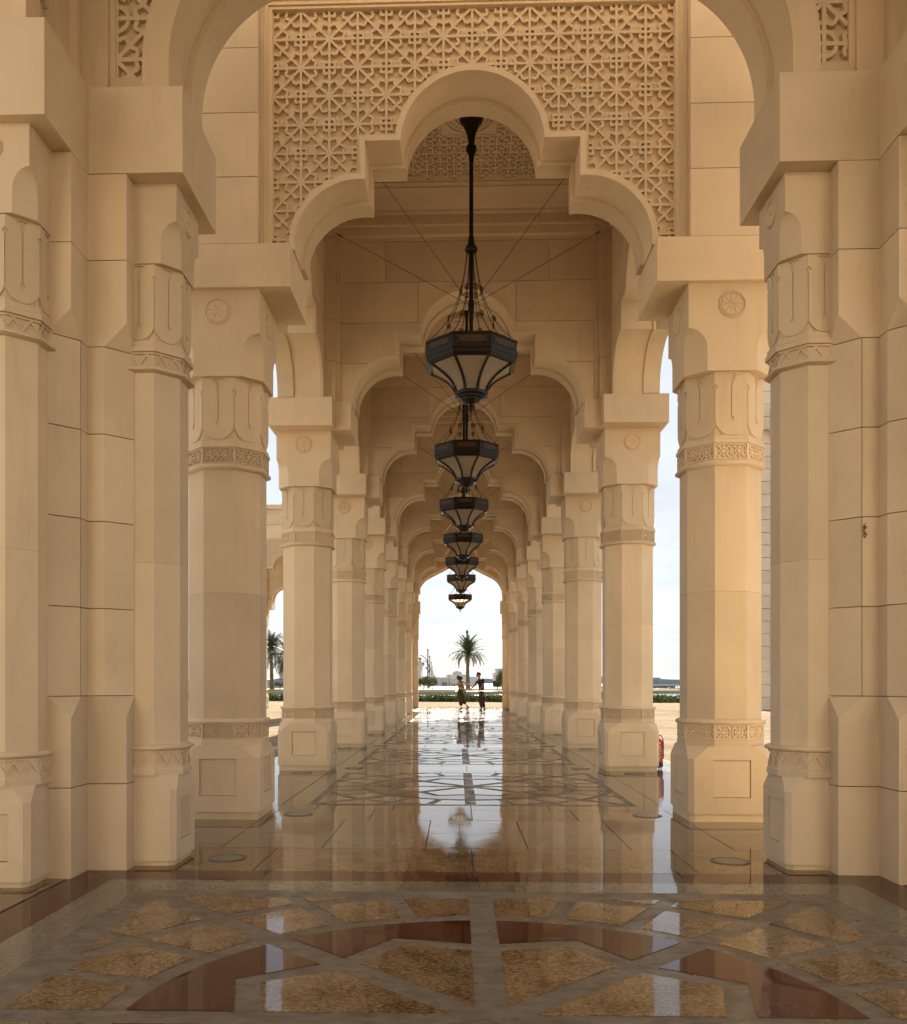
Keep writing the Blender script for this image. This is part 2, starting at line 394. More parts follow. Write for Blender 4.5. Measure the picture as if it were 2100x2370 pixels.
def zigzag_band(a, z0, z1):
    hw = (a + .011) * math.tan(pi / 8); mb = MB(); w = .016; n = 2; h = z1 - z0; pr = -.011
    zl, zh = z0 + h * .14, z1 - h * .14
    for q in range(n):
        x0 = -hw + 2 * hw * q / n; x1 = -hw + 2 * hw * (q + 1) / n; xm = (x0 + x1) / 2
        bar(mb, (x0, zl), (xm, zh), w, pr, 0); bar(mb, (xm, zh), (x1, zl), w, pr + .0006, 0)
    bar(mb, (-hw, z0 + h * .06), (hw, z0 + h * .06), h * .14, pr - .001, 0)
    bar(mb, (-hw, z1 - h * .06), (hw, z1 - h * .06), h * .14, pr - .001, 0)
    return all_faces(a, mb)
def petal_frieze(a, z0, z1, proud=.018):
    hw = (a + proud) * math.tan(pi / 8); mb = MB(); s = max(.0045, hw * .036); rc = hw * .17; r1 = hw - .006
    zt, zb = z1 - .004, z0 + .010
    half = [(0, zb)]
    for i in range(1, 9):
        t = -pi / 2 + pi / 2 * i / 8; half.append(((hw - s) * cos(t), zb + (hw - s) + (hw - s) * sin(t)))
    zc = zt - hw * .92
    half.append((hw - s, zc - rc))
    for i in range(1, 8):
        t = -pi / 2 - pi * i / 8; half.append((hw + rc * cos(t), zc + rc * sin(t)))
    half.append((hw, zc + rc)); half.append((hw, zt))
    for i in range(1, 9):
        t = pi / 2 + pi / 2 * i / 8; half.append((hw + (hw - s) * cos(t), zt - (hw - s) + (hw - s) * sin(t)))
    zd = zb + hw * .98
    half.append((s, zd + rc))
    for i in range(1, 8):
        t = pi / 2 - pi * i / 8; half.append((max(.0, rc * cos(t)), zd + rc * sin(t)))
    half.append((0, zd - rc))
    for sg in (1, -1):
        poly = [(x * sg, z) for x, z in half]
        n = len(poly); b = len(mb.v)
        mb.v += [(x, -proud, z) for x, z in poly] + [(x, 0, z) for x, z in poly]
        for i in range(n - 1): mb.f.append((b + i, b + i + 1, b + n + i + 1, b + n + i))
        mb.f.append(tuple(b + i for i in range(n)))
    # lower rim sheet with little triangular recesses
    e = proud * .5; tw = hw * .30; th = hw * .42; bw = .014
    rim = [(-hw + hw * .5, z0 + bw), (hw - hw * .5, z0 + bw), (hw - .006, z0 + hw * .72), (hw, z0 + hw * .72), (hw, z1), (tw, z1), (tw, z1 - bw), (0.004, z1 - bw - th), (-.004, z1 - bw - th), (-tw, z1 - bw), (-tw, z1), (-hw, z1), (-hw, z0 + hw * .72), (-hw + .006, z0 + hw * .72)]
    mb.prism(rim, -e, 0, lambda p, y: (p[0], y, p[1]), cap1=False)
    bar(mb, (-hw, z0 + .006), (hw, z0 + .006), .013, -e - .002, 0)
    bar(mb, (-tw, z1 - .006), (tw, z1 - .006), .013, -e - .002, 0)
    return all_faces(a, mb)
def rosette(rad):
    n = 96; mb = MB(); prof = [(f_, h_ * 1.5) for f_, h_ in [(1.10, 0), (1.09, .007), (1.02, .010), (.97, .007), (.945, .0025), (.92, .006), (.87, .009), (.83, .004), (.55, .006), (.25, .006), (.07, .003), (.05, .007), (.001, .008)]]
    for k, (f, h) in enumerate(prof):
        for i in range(n):
            th = 2 * pi * i / n; lobe = abs(sin(5 * th)); pt = max(0, 1 - abs(((th * 5 / pi) % 1) - .0) * 6) + max(0, 1 - abs(((th * 5 / pi) % 1) - 1.0) * 6)
            rr = rad * f; hh = h
            if f > .82: rr *= (.93 + .07 * lobe ** .6 + .05 * min(1, pt))
            elif f > .06: hh = h * (.15 + 1.1 * lobe ** .7)
            mb.v.append((rr * cos(th), -hh, rr * sin(th)))
    for k in range(len(prof) - 1):
        for i in range(n):
            j = (i + 1) % n; mb.f.append((k * n + i, k * n + j, (k + 1) * n + j, (k + 1) * n + i))
    return mb
def plinth(hw, c0, zb, z1, z2, hw2, c2, pw, p0, p1, dep_, sides):
    mb = MB(); fl = hw - c0
    for k in range(4):
        th = k * pi / 2; dep = dep_ if k in sides else 0.0
        f = lambda x, d, z: (cos(th) * (hw - d) - sin(th) * x, sin(th) * (hw - d) + cos(th) * x, z)
        b = len(mb.v)
        mb.v += [f(-fl, 0, zb), f(fl, 0, zb), f(fl, 0, z1), f(-fl, 0, z1), f(-pw, 0, p0), f(pw, 0, p0), f(pw, 0, p1), f(-pw, 0, p1), f(-pw, dep, p0), f(pw, dep, p0), f(pw, dep, p1), f(-pw, dep, p1)]
        if dep:
            for i in range(4):
                j = (i + 1) % 4; mb.f += [(b + i, b + j, b + 4 + j, b + 4 + i), (b + 4 + i, b + 4 + j, b + 8 + j, b + 8 + i)]
        else:
            del mb.v[b + 4:]; mb.f.append((b, b + 1, b + 2, b + 3))
        a = f(fl, 0, 0); th2 = th + pi / 2
        g = lambda x, z: (cos(th2) * hw - sin(th2) * x, sin(th2) * hw + cos(th2) * x, z)
        b = len(mb.v); mb.v += [f(fl, 0, zb), g(-fl, zb), g(-fl, z1), f(fl, 0, z1)]; mb.f.append((b, b + 1, b + 2, b + 3))
    rings = [octo(hw, c0, z1), octo(hw2, c2, z2)]
    mb.loft(rings, caps=False); mb.f.append(tuple(len(mb.v) - 8 + i for i in range(8)))
    b = len(mb.v); mb.v += octo(hw, c0, zb); mb.f.append(tuple(b + i for i in range(8))[::-1])
    return mb
def ring_moulding(a, prof):
    return MB().loft([octr(a + d, z) for d, z in prof], caps=True)
def column_parts(P):
    a = P['a']; out = []
    def part(name, mb, mat='stone', smooth=0, places=((0, 0, 0, 0),)): out.append((name, mb.mesh(name, mat, smooth), places))
    part('base_plate', MB().loft([octo(P['plate'], .04, 0), octo(P['plate'], .04, P['zb'] + .004)]), 'base_stone')
    part('plinth', plinth(P['hw'], P['c0'], P['zb'], P['zs'], P['zp'], P['hw'] - .012, P['hw'] * .44, P['pw'], P['p0'], P['p1'], .016, P['sides']))
    pn = MB().box(-P['pw'] + .004, P['pw'] - .004, -.003, .02, P['p0'] + .004, P['p1'] - .004)
    part('recessed_panel', pn, 'stone', 0, [(-sin(t) * -0 + cos(t) * (P['hw'] - .016), sin(t) * (P['hw'] - .016), 0, t + pi / 2) for t in [s_ * pi / 2 for s_ in P['sides']]])
    zl0, zl1, zr = P['l0'], P['l1'], P['lr']
    part('step_moulding', ring_moulding(a, [(.024, P['zp'] - .004), (.024, P['zp'] + (zl0 - P['zp']) * .75), (.014, zl0), (.012, zl0 + .002)]))
    band = wheel_band if P['band'] == 'wheel' else zigzag_band
    part('lattice_band' if P['band'] == 'wheel' else 'zigzag_band', MB().loft([octr(a + .004, zl0), octr(a + .004, zl1)], caps=False).add(band(a + .004, zl0 + .001, zl1 - .001)))
    part('ring_moulding', ring_moulding(a, [(.012, zl1 - .002), (.032, zl1 + .004), (.040, zl1 + (zr - zl1) * .35), (.038, zl1 + (zr - zl1) * .65), (.026, zr - .004), (.0, zr)]), smooth=50)
    zm = P['zmid']
    part('shaft_drum', MB().loft([octr(a, zr - .004), octr(a, zm - .0008)]))
    part('shaft_drum', MB().loft([octr(a, zm + .0008), octr(a, P['u0'] + .003)]))
    u0, u1, u2, u3, z4 = P['u0'], P['u1'], P['u2'], P['u3'], P['u4']
    part('ring_moulding', ring_moulding(a, [(.0, u0), (.030, u0 + .008), (.042, u0 + (u1 - u0) * .35), (.042, u0 + (u1 - u0) * .7), (.030, u1 - .004), (.012, u1)]), smooth=50)
    part('lattice_band' if P['band'] == 'wheel' else 'zigzag_band', MB().loft([octr(a + .004, u1), octr(a + .004, u2)], caps=False).add(band(a + .004, u1 + .001, u2 - .001)))
    part('ring_moulding', ring_moulding(a, [(.012, u2), (.034, u2 + .003), (.034, u2 + (u3 - u2) * .5), (.020, u2 + (u3 - u2) * .62), (.022, u3)]))
    part('petal_frieze', MB().loft([octr(a + .002, u3 - .004), octr(a + .002, z4 + .004)], caps=False).add(petal_frieze(a + .002, u3, z4)))
    hb, cb, zt = P['hb'], P['cb'], P['top']
    rings = [octo(hb, cb, z4), octo(hb, cb, P['n0'])]
    for i in range(1, 11):
        t = pi / 2 * i / 10; rings.append(octo(hb, max(.002, cb * cos(t)), P['n0'] + (P['n1'] - P['n0']) * sin(t)))
    rings.append(octo(hb, .002, zt + .003))
    part('capital_block', MB().loft(rings), smooth=28)
    rz = P['rz']
    part('rosette', rosette(P['rr']), 'stone', 40, [(cos(t) * hb, sin(t) * hb, rz, t + pi / 2) for t in [s_ * pi / 2 for s_ in P['sides']]])
    return out
BIG = dict(a=.35, plate=.374, zb=.078, hw=.392, c0=.045, zs=.588, zp=.706, pw=.174, p0=.231, p1=.579, l0=.767, l1=.905, lr=.955, band='wheel', zmid=2.15,
           u0=3.318, u1=3.375, u2=3.525, u3=3.590, u4=4.19, hb=.402, cb=.175, n0=4.40, n1=4.585, top=5.0, rz=4.80, rr=.115, sides=(0, 1, 2, 3))
SMALL = dict(a=.242, plate=.236, zb=.042, hw=.254, c0=.035, zs=.542, zp=.648, pw=.125, p0=.17, p1=.47, l0=.695, l1=.818, lr=.860, band='zigzag', zmid=2.15,
             u0=3.490, u1=3.530, u2=3.630, u3=3.705, u4=4.25, hb=.268, cb=.11, n0=4.40, n1=4.54, top=4.81, rz=4.66, rr=.088, sides=(2,))
BIGP, SMALLP = column_parts(BIG), column_parts(SMALL)
def impost_mesh(front, back, out=.46, mirror=False):
    poly = [(-out, -front), (.46, -front), (.46, -.46), (.70, -.46), (.70, .46), (.46, .46), (.46, back), (-out, back)]
    if front <= .47: poly = [(-out, -.46), (.70, -.46), (.70, .46), (.46, .46), (.46, back), (-out, back)]
    if back <= .47: poly = [(-out, -front), (.46, -front), (.46, -.46), (.70, -.46), (.70, .46), (-out, .46)]
    if mirror: poly = [(-x, y) for x, y in poly][::-1]
    return MB().prism_xy(poly, 5.0, 5.405).mesh('impost_block', 'stone')
IMP = {}
for mi in (False, True):
    IMP['mid', mi] = impost_mesh(.70, .70, mirror=mi); IMP['first', mi] = impost_mesh(.46, .70, .80, mirror=mi); IMP['last', mi] = impost_mesh(.70, .46, .80, mirror=mi)
def place_column(parts, loc, label, group, imp=None, rotz=0.0, name='octagonal_column', faces=None):
    t = thing(name, label, 'column', loc, rotz, group)
    for pname, me, places in parts:
        for i, (x, y, z, r) in enumerate(places):
            put(pname, me, t, (x, y, z), r)
    if imp: put('impost_block', imp, t)
    return t
BAY, Y0, CX = 4.76, 8.82, 2.402
YC = [Y0 + n * BAY for n in range(7)]
for n in range(7):
    for side in (-1, 1):
        kind = 'first' if n == 0 else 'last' if n == 6 else 'mid'
        wh = 'left' if side < 0 else 'right'
        place_column(BIGP, (side * CX, YC[n], 0), f'octagonal cream stone column, {ORD[n]} of the free-standing {wh} row from the front', 'octagonal columns along the arcade',
                     IMP[kind, side > 0])

# ------------------------------------------------------------------ lobed arch walls
ZS, ZT = 5.405, 8.36
def lobed_half(o, n1=18, n2=20, z0=ZS):
    r1 = .67 - o; a1 = math.acos(max(-1, -o / r1)) if o > 0 else pi / 2
    pts = [(1.74 - o, z0)]
    for i in range(n1 + 1):
        t = a1 * i / n1; pts.append((1.07 + r1 * cos(t), 5.45 + r1 * sin(t)))
    zsf = 6.48 - o; pts.append((1.07 - o, zsf))
    r2 = .735 - o; t0 = math.asin((zsf - 6.39) / r2)
    for i in range(n2 + 1):
        t = t0 + (pi / 2 - t0) * i / n2; pts.append((r2 * cos(t), 6.39 + r2 * sin(t)))
    return pts
def full(half): return [(-x, z) for x, z in half] + [(x, z) for x, z in half[-2::-1]]
def lobed_x(z):
    if z < 5.45: return 1.74
    if z < 6.12: return 1.07 + sqrt(max(0, .67 ** 2 - (z - 5.45) ** 2))
    if z < 6.48: return 1.07
    return sqrt(max(0, .735 ** 2 - (z - 6.39) ** 2)) if z < 7.125 else 0.0
def nshape(path, W, z0, z1): return [(-W, z0)] + path + [(W, z0), (W, z1), (-W, z1)]
def order_mesh(o, W, y0, y1, ztop=ZT, half=lobed_half, z0=ZS):
    return MB().prism_xz(nshape(full(half(o)), W, z0, ztop), y0, y1).mesh('arch_order', 'stone', 25)
def archivolt_mesh(o0, o1, y0, y1, half=lobed_half, z0=ZS):
    a = full(half(o0)); b = full(half(o1)); poly = a + b[::-1]
    return MB().prism_xz(poly, y0, y1).mesh('archivolt', 'stone', 25)
G = .0035
def wall_blocks(W, z_top=8.30):
    """stone blocks of the wall face round a lobed arch; polygons in x-z"""
    rows = [ZS, 6.005, 6.605, 7.20, 7.80, z_top]; out = []
    def band(z0, z1, xl, side):      # from xl (outside) to the arch curve
        zs = [z0 + G + (z1 - z0 - 2 * G) * i / 14 for i in range(15)]
        if z0 < 6.48 < z1: zs = sorted(set([z for z in zs if abs(z - 6.48) > .008] + [6.4795, 6.4805]))
        inner = [(lobed_x(z), z) for z in zs]
        poly = [(xl, z0 + G), (xl, z1 - G)] + [(x, z) for x, z in reversed(inner)]
        return [(-x, z) for x, z in poly] if side < 0 else poly
    for sd in (-1, 1):
        out.append(band(rows[0], rows[1], W, sd)); out.append(band(rows[1], rows[2], W, sd))
        x0, x1 = (.72 + G, W); out.append([(sd * x0, rows[2] + G), (sd * x1, rows[2] + G), (sd * x1, rows[3] - G), (sd * x0, rows[3] - G)])
        out.append([(sd * (1.2 + G), rows[3] + G), (sd * W, rows[3] + G), (sd * W, rows[4] - G), (sd * (1.2 + G), rows[4] - G)])
        out.append([(sd * (.55 + G), rows[4] + G), (sd * W, rows[4] + G), (sd * W, rows[5]), (sd * (.55 + G), rows[5])])
    zs = [rows[2] + G + (7.12 - rows[2] - G) * (i / 12) for i in range(13)]
    lef = [(-min(lobed_x(z), .72 - G), z) for z in zs]
    out.append([(-.72 + G, rows[3] - G), (-.72 + G, rows[2] + G)] + lef[0:] + [(-x, z) for x, z in lef[-2::-1]] + [(.72 - G, rows[2] + G), (.72 - G, rows[3] - G)])
    out.append([(-1.2 + G, rows[3] + G), (1.2 - G, rows[3] + G), (1.2 - G, rows[4] - G), (-1.2 + G, rows[4] - G)])
    out.append([(-.55 + G, rows[4] + G), (.55 - G, rows[4] + G), (.55 - G, rows[5]), (-.55 + G, rows[5])])
    return [MB().prism_xz(p, -.322, -.299).mesh('stone_block', 'stone') for p in out]
TW = 2.068
ORD1_T, ORD2_T = order_mesh(.052, TW, -.30, .09), order_mesh(.085, TW, .09, .322)
ORD1_L, ORD2_L = order_mesh(.052, 2.379, -.30, .09), order_mesh(.085, 2.379, .09, .322)
ARCHIV = archivolt_mesh(0, .056, -.338, -.298)
BLOCKS_T = wall_blocks(TW - .20); BLOCKS_L = wall_blocks(2.05)
# little stepped pilasters where a cross wall meets the side wall
pil = MB()
PIL = []
rows = [ZS, 6.005, 6.605, 7.20, 7.80, 8.30]
for sd in (-1, 1):
    mb = MB()
    for z0, z1 in zip(rows[:-1], rows[1:]):
        for xa, xb, d in ((2.03, 2.085, .52), (1.925, 2.03, .48), (1.868, 1.925, .38)):
            mb.box(min(sd * xa, sd * xb), max(sd * xa, sd * xb), -d, -.30, z0 + G, z1 - G)
    PIL.append(mb.mesh('corner_pilaster', 'stone'))
def lobed_wall(name, loc, rotz, label, group, long=False, blocks=True):
    t = thing(name, label, 'arch', loc, rotz, group)
    put('arch_order', ORD1_L if long else ORD1_T, t); put('arch_order', ORD2_L if long else ORD2_T, t)
    put('archivolt', ARCHIV, t)
    if blocks:
        for me in (BLOCKS_L if long else BLOCKS_T): put('stone_block', me, t)
    if not long:
        for me in PIL: put('corner_pilaster', me, t)
    return t
for n in range(1, 7):
    lobed_wall('cross_arch', (0, YC[n], 0), 0, f'plain stone wall with lobed arch across the arcade, {ORD[n-1]} one behind the lattice arch', 'lobed cross arches')
for n in range(6):
    for side in (-1, 1):
        wh = 'left' if side < 0 else 'right'
        lobed_wall('side_arch', (side * CX, YC[n] + BAY / 2, 0), -side * pi / 2, f'lobed side arch between the {ORD[n]} and {ORD[n+1]} {wh} columns', 'lobed side arches', long=True, blocks=n < 3)

# the front wall with the carved lattice (first arch)
LP = .2714
def lattice_wall(name, loc, rotz, label, group=None, panels=True):
    t = thing(name, label, 'arch', loc, rotz, group)
    put('arch_order', LAT['o1'], t); put('arch_order', LAT['o2'], t); put('archivolt', LAT['band'], t)
    put('lattice_screen', LAT['lat'], t)
    for me in LAT['frame']: put('panel_frame', me, t)
    if panels:
        for me in LAT['side']: put('stone_block', me, t)
        put('wall_core', LAT['core'], t)
    return t
def in_lat(x, z):
    return abs(x) < 1.903 and 5.41 < z < 7.692 and abs(x) > lobed_x(z) - .004
LAT = {}
LAT['o1'] = order_mesh(.052, TW, -.262, .09); LAT['o2'] = ORD2_T
LAT['band'] = archivolt_mesh(0, .056, -.330, -.25)
LAT['lat'] = star_lattice(LP, 0, 7.69 - 8 * LP, -7, 7, 0, 8, in_lat, .0235, -.295, -.258).mesh('lattice_screen', 'stone')
fr = []
for sd in (-1, 1):
    for x0, x1, yf in ((1.900, 1.930, -.322), (1.930, 1.975, -.338), (1.975, 2.003, -.360)):
        fr.append(MB().box(min(sd * x0, sd * x1), max(sd * x0, sd * x1), yf, -.25, 5.41, 7.69 + (x1 - 1.9)).mesh('panel_frame', 'stone'))
for z0, z1, yf in ((7.690, 7.720, -.323), (7.720, 7.765, -.339), (7.765, 8.36, -.361)):
    fr.append(MB().box(-1.899 - (z0 - 7.69), 1.899 + (z0 - 7.69), yf, -.25, z0, z1).mesh('panel_frame', 'stone'))
LAT['frame'] = fr
sd_b = []
crs = [5.405, 6.03, 6.63, 7.235, 7.84, 8.36]
for sd in (-1, 1):
    for z0, z1 in zip(crs[:-1], crs[1:]):
        sd_b.append(MB().box(min(sd * 2.005, sd * 3.2), max(sd * 2.005, sd * 3.2), -.46, -.36, z0 + G, z1 - G).mesh('stone_block', 'stone'))
LAT['side'] = sd_b
core = MB()
for sd in (-1, 1): core.box(min(sd * 2.010, sd * 3.19), max(sd * 2.010, sd * 3.19), -.37, -.32, 5.41, 8.36)
LAT['core'] = core.mesh('wall_core', 'stone')
lattice_wall('lattice_arch', (0, YC[0], 0), 0, 'stone wall carved with star lattice above the nearest lobed arch', 'lattice arches')

# ------------------------------------------------------------------ ceilings of the bays
def rect_sweep(prof, hx, hy):
    """profile (inset, z) swept round a rectangle"""
    return MB().loft([[(sx * (hx - d), sy * (hy - d), z) for sx, sy in ((-1, -1), (1, -1), (1, 1), (-1, 1))] for d, z in prof], caps=False)
HX, HY = 2.085, BAY / 2 - .322
corn = rect_sweep([(0, 7.86), (.04, 7.88), (.04, 8.00), (.075, 8.01), (.075, 8.14), (.13, 8.16), (.13, 8.20), (.20, 8.23), (.42, 8.27), (.52, 8.30), (.52, 8.325), (.60, 8.33), (.60, 8.36)], HX, HY)
CEIL = dict(cornice=corn.mesh('cornice', 'stone', 0))
dent = MB()
for sx, sy, L, rz in ((0, -1, HX, 0), (0, 1, HX, pi), (-1, 0, HY, -pi / 2), (1, 0, HY, pi / 2)):
    n = int(2 * (L - .1) / .075); step = 2 * (L - .1) / n
    for i in range(n):
        x = -L + .1 + step * (i + .5)
        tri = [(x - step * .48, 8.135), (x + step * .48, 8.135), (x, 8.03)]
        off = (HY if sx == 0 else HX) - .075
        c, s_ = cos(rz), sin(rz)
        dent.prism(tri, -off + .0, -off + .018, lambda p, y: (c * p[0] - s_ * y, s_ * p[0] + c * y, p[1]))
CEIL['dentil'] = dent.mesh('dentil_band', 'stone')
cp = .186
lat = star_lattice(cp, 0, 0, -8, 8, -7, 7, lambda x, z: abs(x) < 1.47 and abs(z) < HY - .6 and not (abs(x) < .36 and abs(z) < .36), .017, 0, .03)
CEIL['lattice'] = MB().add(lat, lambda p: (p[0], p[2], 8.352 - .03 + p[1])).mesh('ceiling_lattice', 'stone')
CEIL['panel'] = MB().box(-2.07, 2.07, -HY, HY, 8.352, 8.46).mesh('ceiling_panel', 'stone')
med = MB().box(-.355, .355, -.355, .355, 8.325, 8.352)
for r0, r1, zz in ((.30, .325, 8.310), (.17, .20, 8.312)):
    med.loft([[(r * cos(2 * pi * i / 32), r * sin(2 * pi * i / 32), z) for i in range(32)] for r, z in ((r0, 8.326), (r0, zz), (r1, zz), (r1, 8.326))], caps=False)
for i in range(28):
    t = 2 * pi * i / 28; med.sphere((.25 * cos(t), .25 * sin(t), 8.325), .018, 6, 4)
CEIL['medallion'] = med.mesh('medallion', 'stone')
def ceiling(loc, rotz=0):
    t = thing('ceiling', None, None, loc, rotz, kind='structure')
    put('ceiling_panel', CEIL['panel'], t); put('cornice', CEIL['cornice'], t); put('dentil_band', CEIL['dentil'], t, kind='stuff')
    put('ceiling_lattice', CEIL['lattice'], t); put('medallion', CEIL['medallion'], t)
for n in range(6): ceiling((0, YC[n] + BAY / 2, 0))

# ------------------------------------------------------------------ the two crossings: corner piers, engaged columns, pointed arches
XC = (3.45, 42.75)        # centres of the near and the far crossing
CO = [0, .602, 1.209, 1.811, 2.413, 3.015, 3.617, 4.213, 4.81]
def pier_line(c, back=3.55):
    """visible plan line of the corner pier with chamfer c on both outer corners"""
    c = max(c, .001)
    return [(2.42, back), (2.42, 2.69 + c), (2.42 + c, 2.69), (2.69, 2.69), (2.69, 2.42 + c), (2.69 + c, 2.42), (back, 2.42)]
def strip(lines, idx0, idx1, th=.05, shrink0=0.0, shrink1=0.0):
    """solid shell along part of the plan line, lofted through the levels (line, z)"""
    rings = []
    for line, z in lines:
        seg = [Vector(p) for p in line[idx0:idx1 + 1]]
        if shrink0: seg[0] = seg[0] + (seg[1] - seg[0]).normalized() * shrink0
        if shrink1: seg[-1] = seg[-1] + (seg[-2] - seg[-1]).normalized() * shrink1
        inn = [p + Vector((th, th)) for p in seg]
        rings.append([(p.x, p.y, z) for p in seg] + [(p.x, p.y, z) for p in reversed(inn)])
    return MB().loft(rings)
PIER = []
CH = .155
for k in range(8):
    z0, z1 = CO[k] + .003, CO[k + 1] - .003
    if k == 0: z0 = 0
    if 2 <= k <= 5:
        L = [(pier_line(CH), z0), (pier_line(CH), z1)]
        PIER += [strip(L, 0, 2, .045, 0, .003), strip(L, 2, 5, .045, .003, .003), strip(L, 5, 6, .045, .003, 0)]
    else:
        if k == 1: L = [(pier_line(0), z0), (pier_line(0), 1.06), (pier_line(CH), z1)]
        elif k == 6: L = [(pier_line(CH), z0), (pier_line(0), 3.775), (pier_line(0), z1)]
        else: L = [(pier_line(0), z0), (pier_line(0), z1)]
        PIER.append(strip(L, 0, 6, .045))
PIER = [mb.mesh('stone_block', 'stone') for mb in PIER]
pc = .03
PIER_CORE = MB().prism_xy([(2.42 + pc, 3.545), (2.42 + pc, 2.69 + CH * 1.2), (2.42 + CH * 1.2, 2.69 + pc), (2.69 + pc, 2.69 + pc), (2.69 + pc, 2.42 + CH * 1.2), (2.69 + CH * 1.2, 2.42 + pc), (3.545, 2.42 + pc), (3.545, 3.545)], 0, 5.40).mesh('pier_core', 'stone')
SLAB = [MB().box(2.03, 2.69, 2.688, 3.55, 4.81, 5.408).mesh('impost_block', 'stone'), MB().box(2.688, 3.55, 2.03, 2.686, 4.812, 5.406).mesh('impost_block', 'stone'),
        MB().box(2.692, 3.55, 2.692, 3.55, 4.813, 5.404).mesh('stone_block', 'stone')]
def pointed_half(o, n=22, z0=5.41):
    r = 1.13 - o; cx, cz, a1 = 1.12, 5.72, R(63)
    pts = [(cx + r, z0)]
    for i in range(n + 1):
        t = a1 * i / n; pts.append((cx + r * cos(t), cz + r * sin(t)))
    x, z = pts[-1]
    for i in range(1, 7): pts.append((x * (1 - i / 6), z + x * (i / 6) * math.tan(R(27))))
    return pts
def pointed_x(z, o=0.0):
    h = pointed_half(o, 60)
    if z <= h[0][1]: return h[0][0]
    for (xa, za), (xb, zb) in zip(h[:-1], h[1:]):
        if za <= z <= zb: return xa + (xb - xa) * (z - za) / max(1e-6, zb - za)
    return 0.0
CF = 2.91            # front plane of the crossing walls, from the crossing centre
CW = {}
CW['o1'] = MB().prism_xz(nshape(full(pointed_half(.06)), CF - .001, 5.41, 8.6), CF + .05, CF + .36).mesh('arch_order', 'stone', 25)
CW['o2'] = MB().prism_xz(nshape(full(pointed_half(.11)), CF + .6, 5.41, 8.6), CF + .36, 3.55).mesh('arch_order', 'stone', 25)
CW['band'] = archivolt_mesh(-.13, .062, CF - .03, CF + .055, half=lambda o: pointed_half(o))
LQ = .294
cl = star_lattice(LQ, -2.58, 5.757, -1, 19, -1, 8, lambda x, z: abs(x) < 2.582 and 5.61 < z < 8.0 and abs(x) > pointed_x(z, -.12) - .004, .030, CF + .008, CF + .052, node='circle')
CW['lat'] = cl.mesh('lattice_screen', 'stone')
CW['frame'] = []
for sd in (-1, 1):
    for x0, x1, yf in ((2.58, 2.62, CF - .01), (2.62, 2.80, CF - .045), (2.80, 2.862, CF - .10)):
        CW['frame'].append(MB().box(min(sd * x0, sd * x1), max(sd * x0, sd * x1), yf, CF + .05, 5.412, 8.6).mesh('panel_frame', 'stone'))
    xa = 2.36; CW['frame'].append(MB().quadbox([(sd * xa, CF - .07, 5.412), (sd * 2.62, CF - .07, 5.412), (sd * 2.62, CF + .05, 5.412), (sd * xa, CF + .05, 5.412), (sd * xa, CF - .012, 5.61), (sd * 2.58, CF - .012, 5.61), (sd * 2.58, CF + .05, 5.61), (sd * xa, CF + .05, 5.61)]).mesh('panel_frame', 'stone'))
def pier(ci, k):
    """k: quarter turns; k=0 is the far right pier of the crossing, k=1 the far left one"""
    pos = {0: 'far right', 1: 'far left', 2: 'near left', 3: 'near right'}[k]; cr = ('near', 'far')[ci]
    t = thing('corner_pier', f'stepped cream stone corner pier, {pos} corner of the {cr} crossing', 'pier', (0, XC[ci], 0), k * pi / 2, 'stepped corner piers')
    for me in PIER: put('stone_block', me, t)
    put('pier_core', PIER_CORE, t)
    put('impost_block', SLAB[0], t); put('impost_block', SLAB[1], t); put('stone_block', SLAB[2], t)
    return t
def engaged(ci, k):
    pos = {0: 'far right', 1: 'far left', 2: 'near left', 3: 'near right'}[k]; cr = ('near', 'far')[ci]
    M = Matrix.Rotation(k * pi / 2, 3, 'Z')
    for (x, y), what in (((2.382, 3.09), 'first'), ((3.09, 2.382), 'second')):
        p = M @ Vector((x, y, 0))
        ax = 'inner' if what == 'first' else 'outer'
        place_column(SMALLP, (p.x, p.y + XC[ci], 0), f'slender octagonal column with zigzag bands on the {ax} jamb of the {pos} pier, {cr} crossing', 'slender columns set against the piers', None, k * pi / 2 + (0 if what == 'first' else pi / 2), 'engaged_column')
for ci in (0, 1):
    for k in range(4):
        pier(ci, k); engaged(ci, k)
        d = ('far', 'left', 'near', 'right')[k]; cr = ('near', 'far')[ci]
        t = thing('crossing_arch', f'pointed arch wall with lattice spandrels on the {d} side of the {cr} crossing', 'arch', (0, XC[ci], 0), k * pi / 2, 'pointed crossing arches')
        put('arch_order', CW['o1'], t); put('arch_order', CW['o2'], t); put('archivolt', CW['band'], t); put('lattice_screen', CW['lat'], t)
        for me in CW['frame']: put('panel_frame', me, t)
# roofs: one over the arcade, one over each crossing; the short gaps between them are open to the sky
rf = MB()
rf.box(-3.3, 3.3, YC[0] - .44, YC[6] + .46, 8.48, 8.9)
for c in XC: rf.box(-3.55, 3.55, c - 3.55, c + 3.55, 8.62, 9.0)
put('roof', rf.mesh('roof', 'stone'), kind='structure')
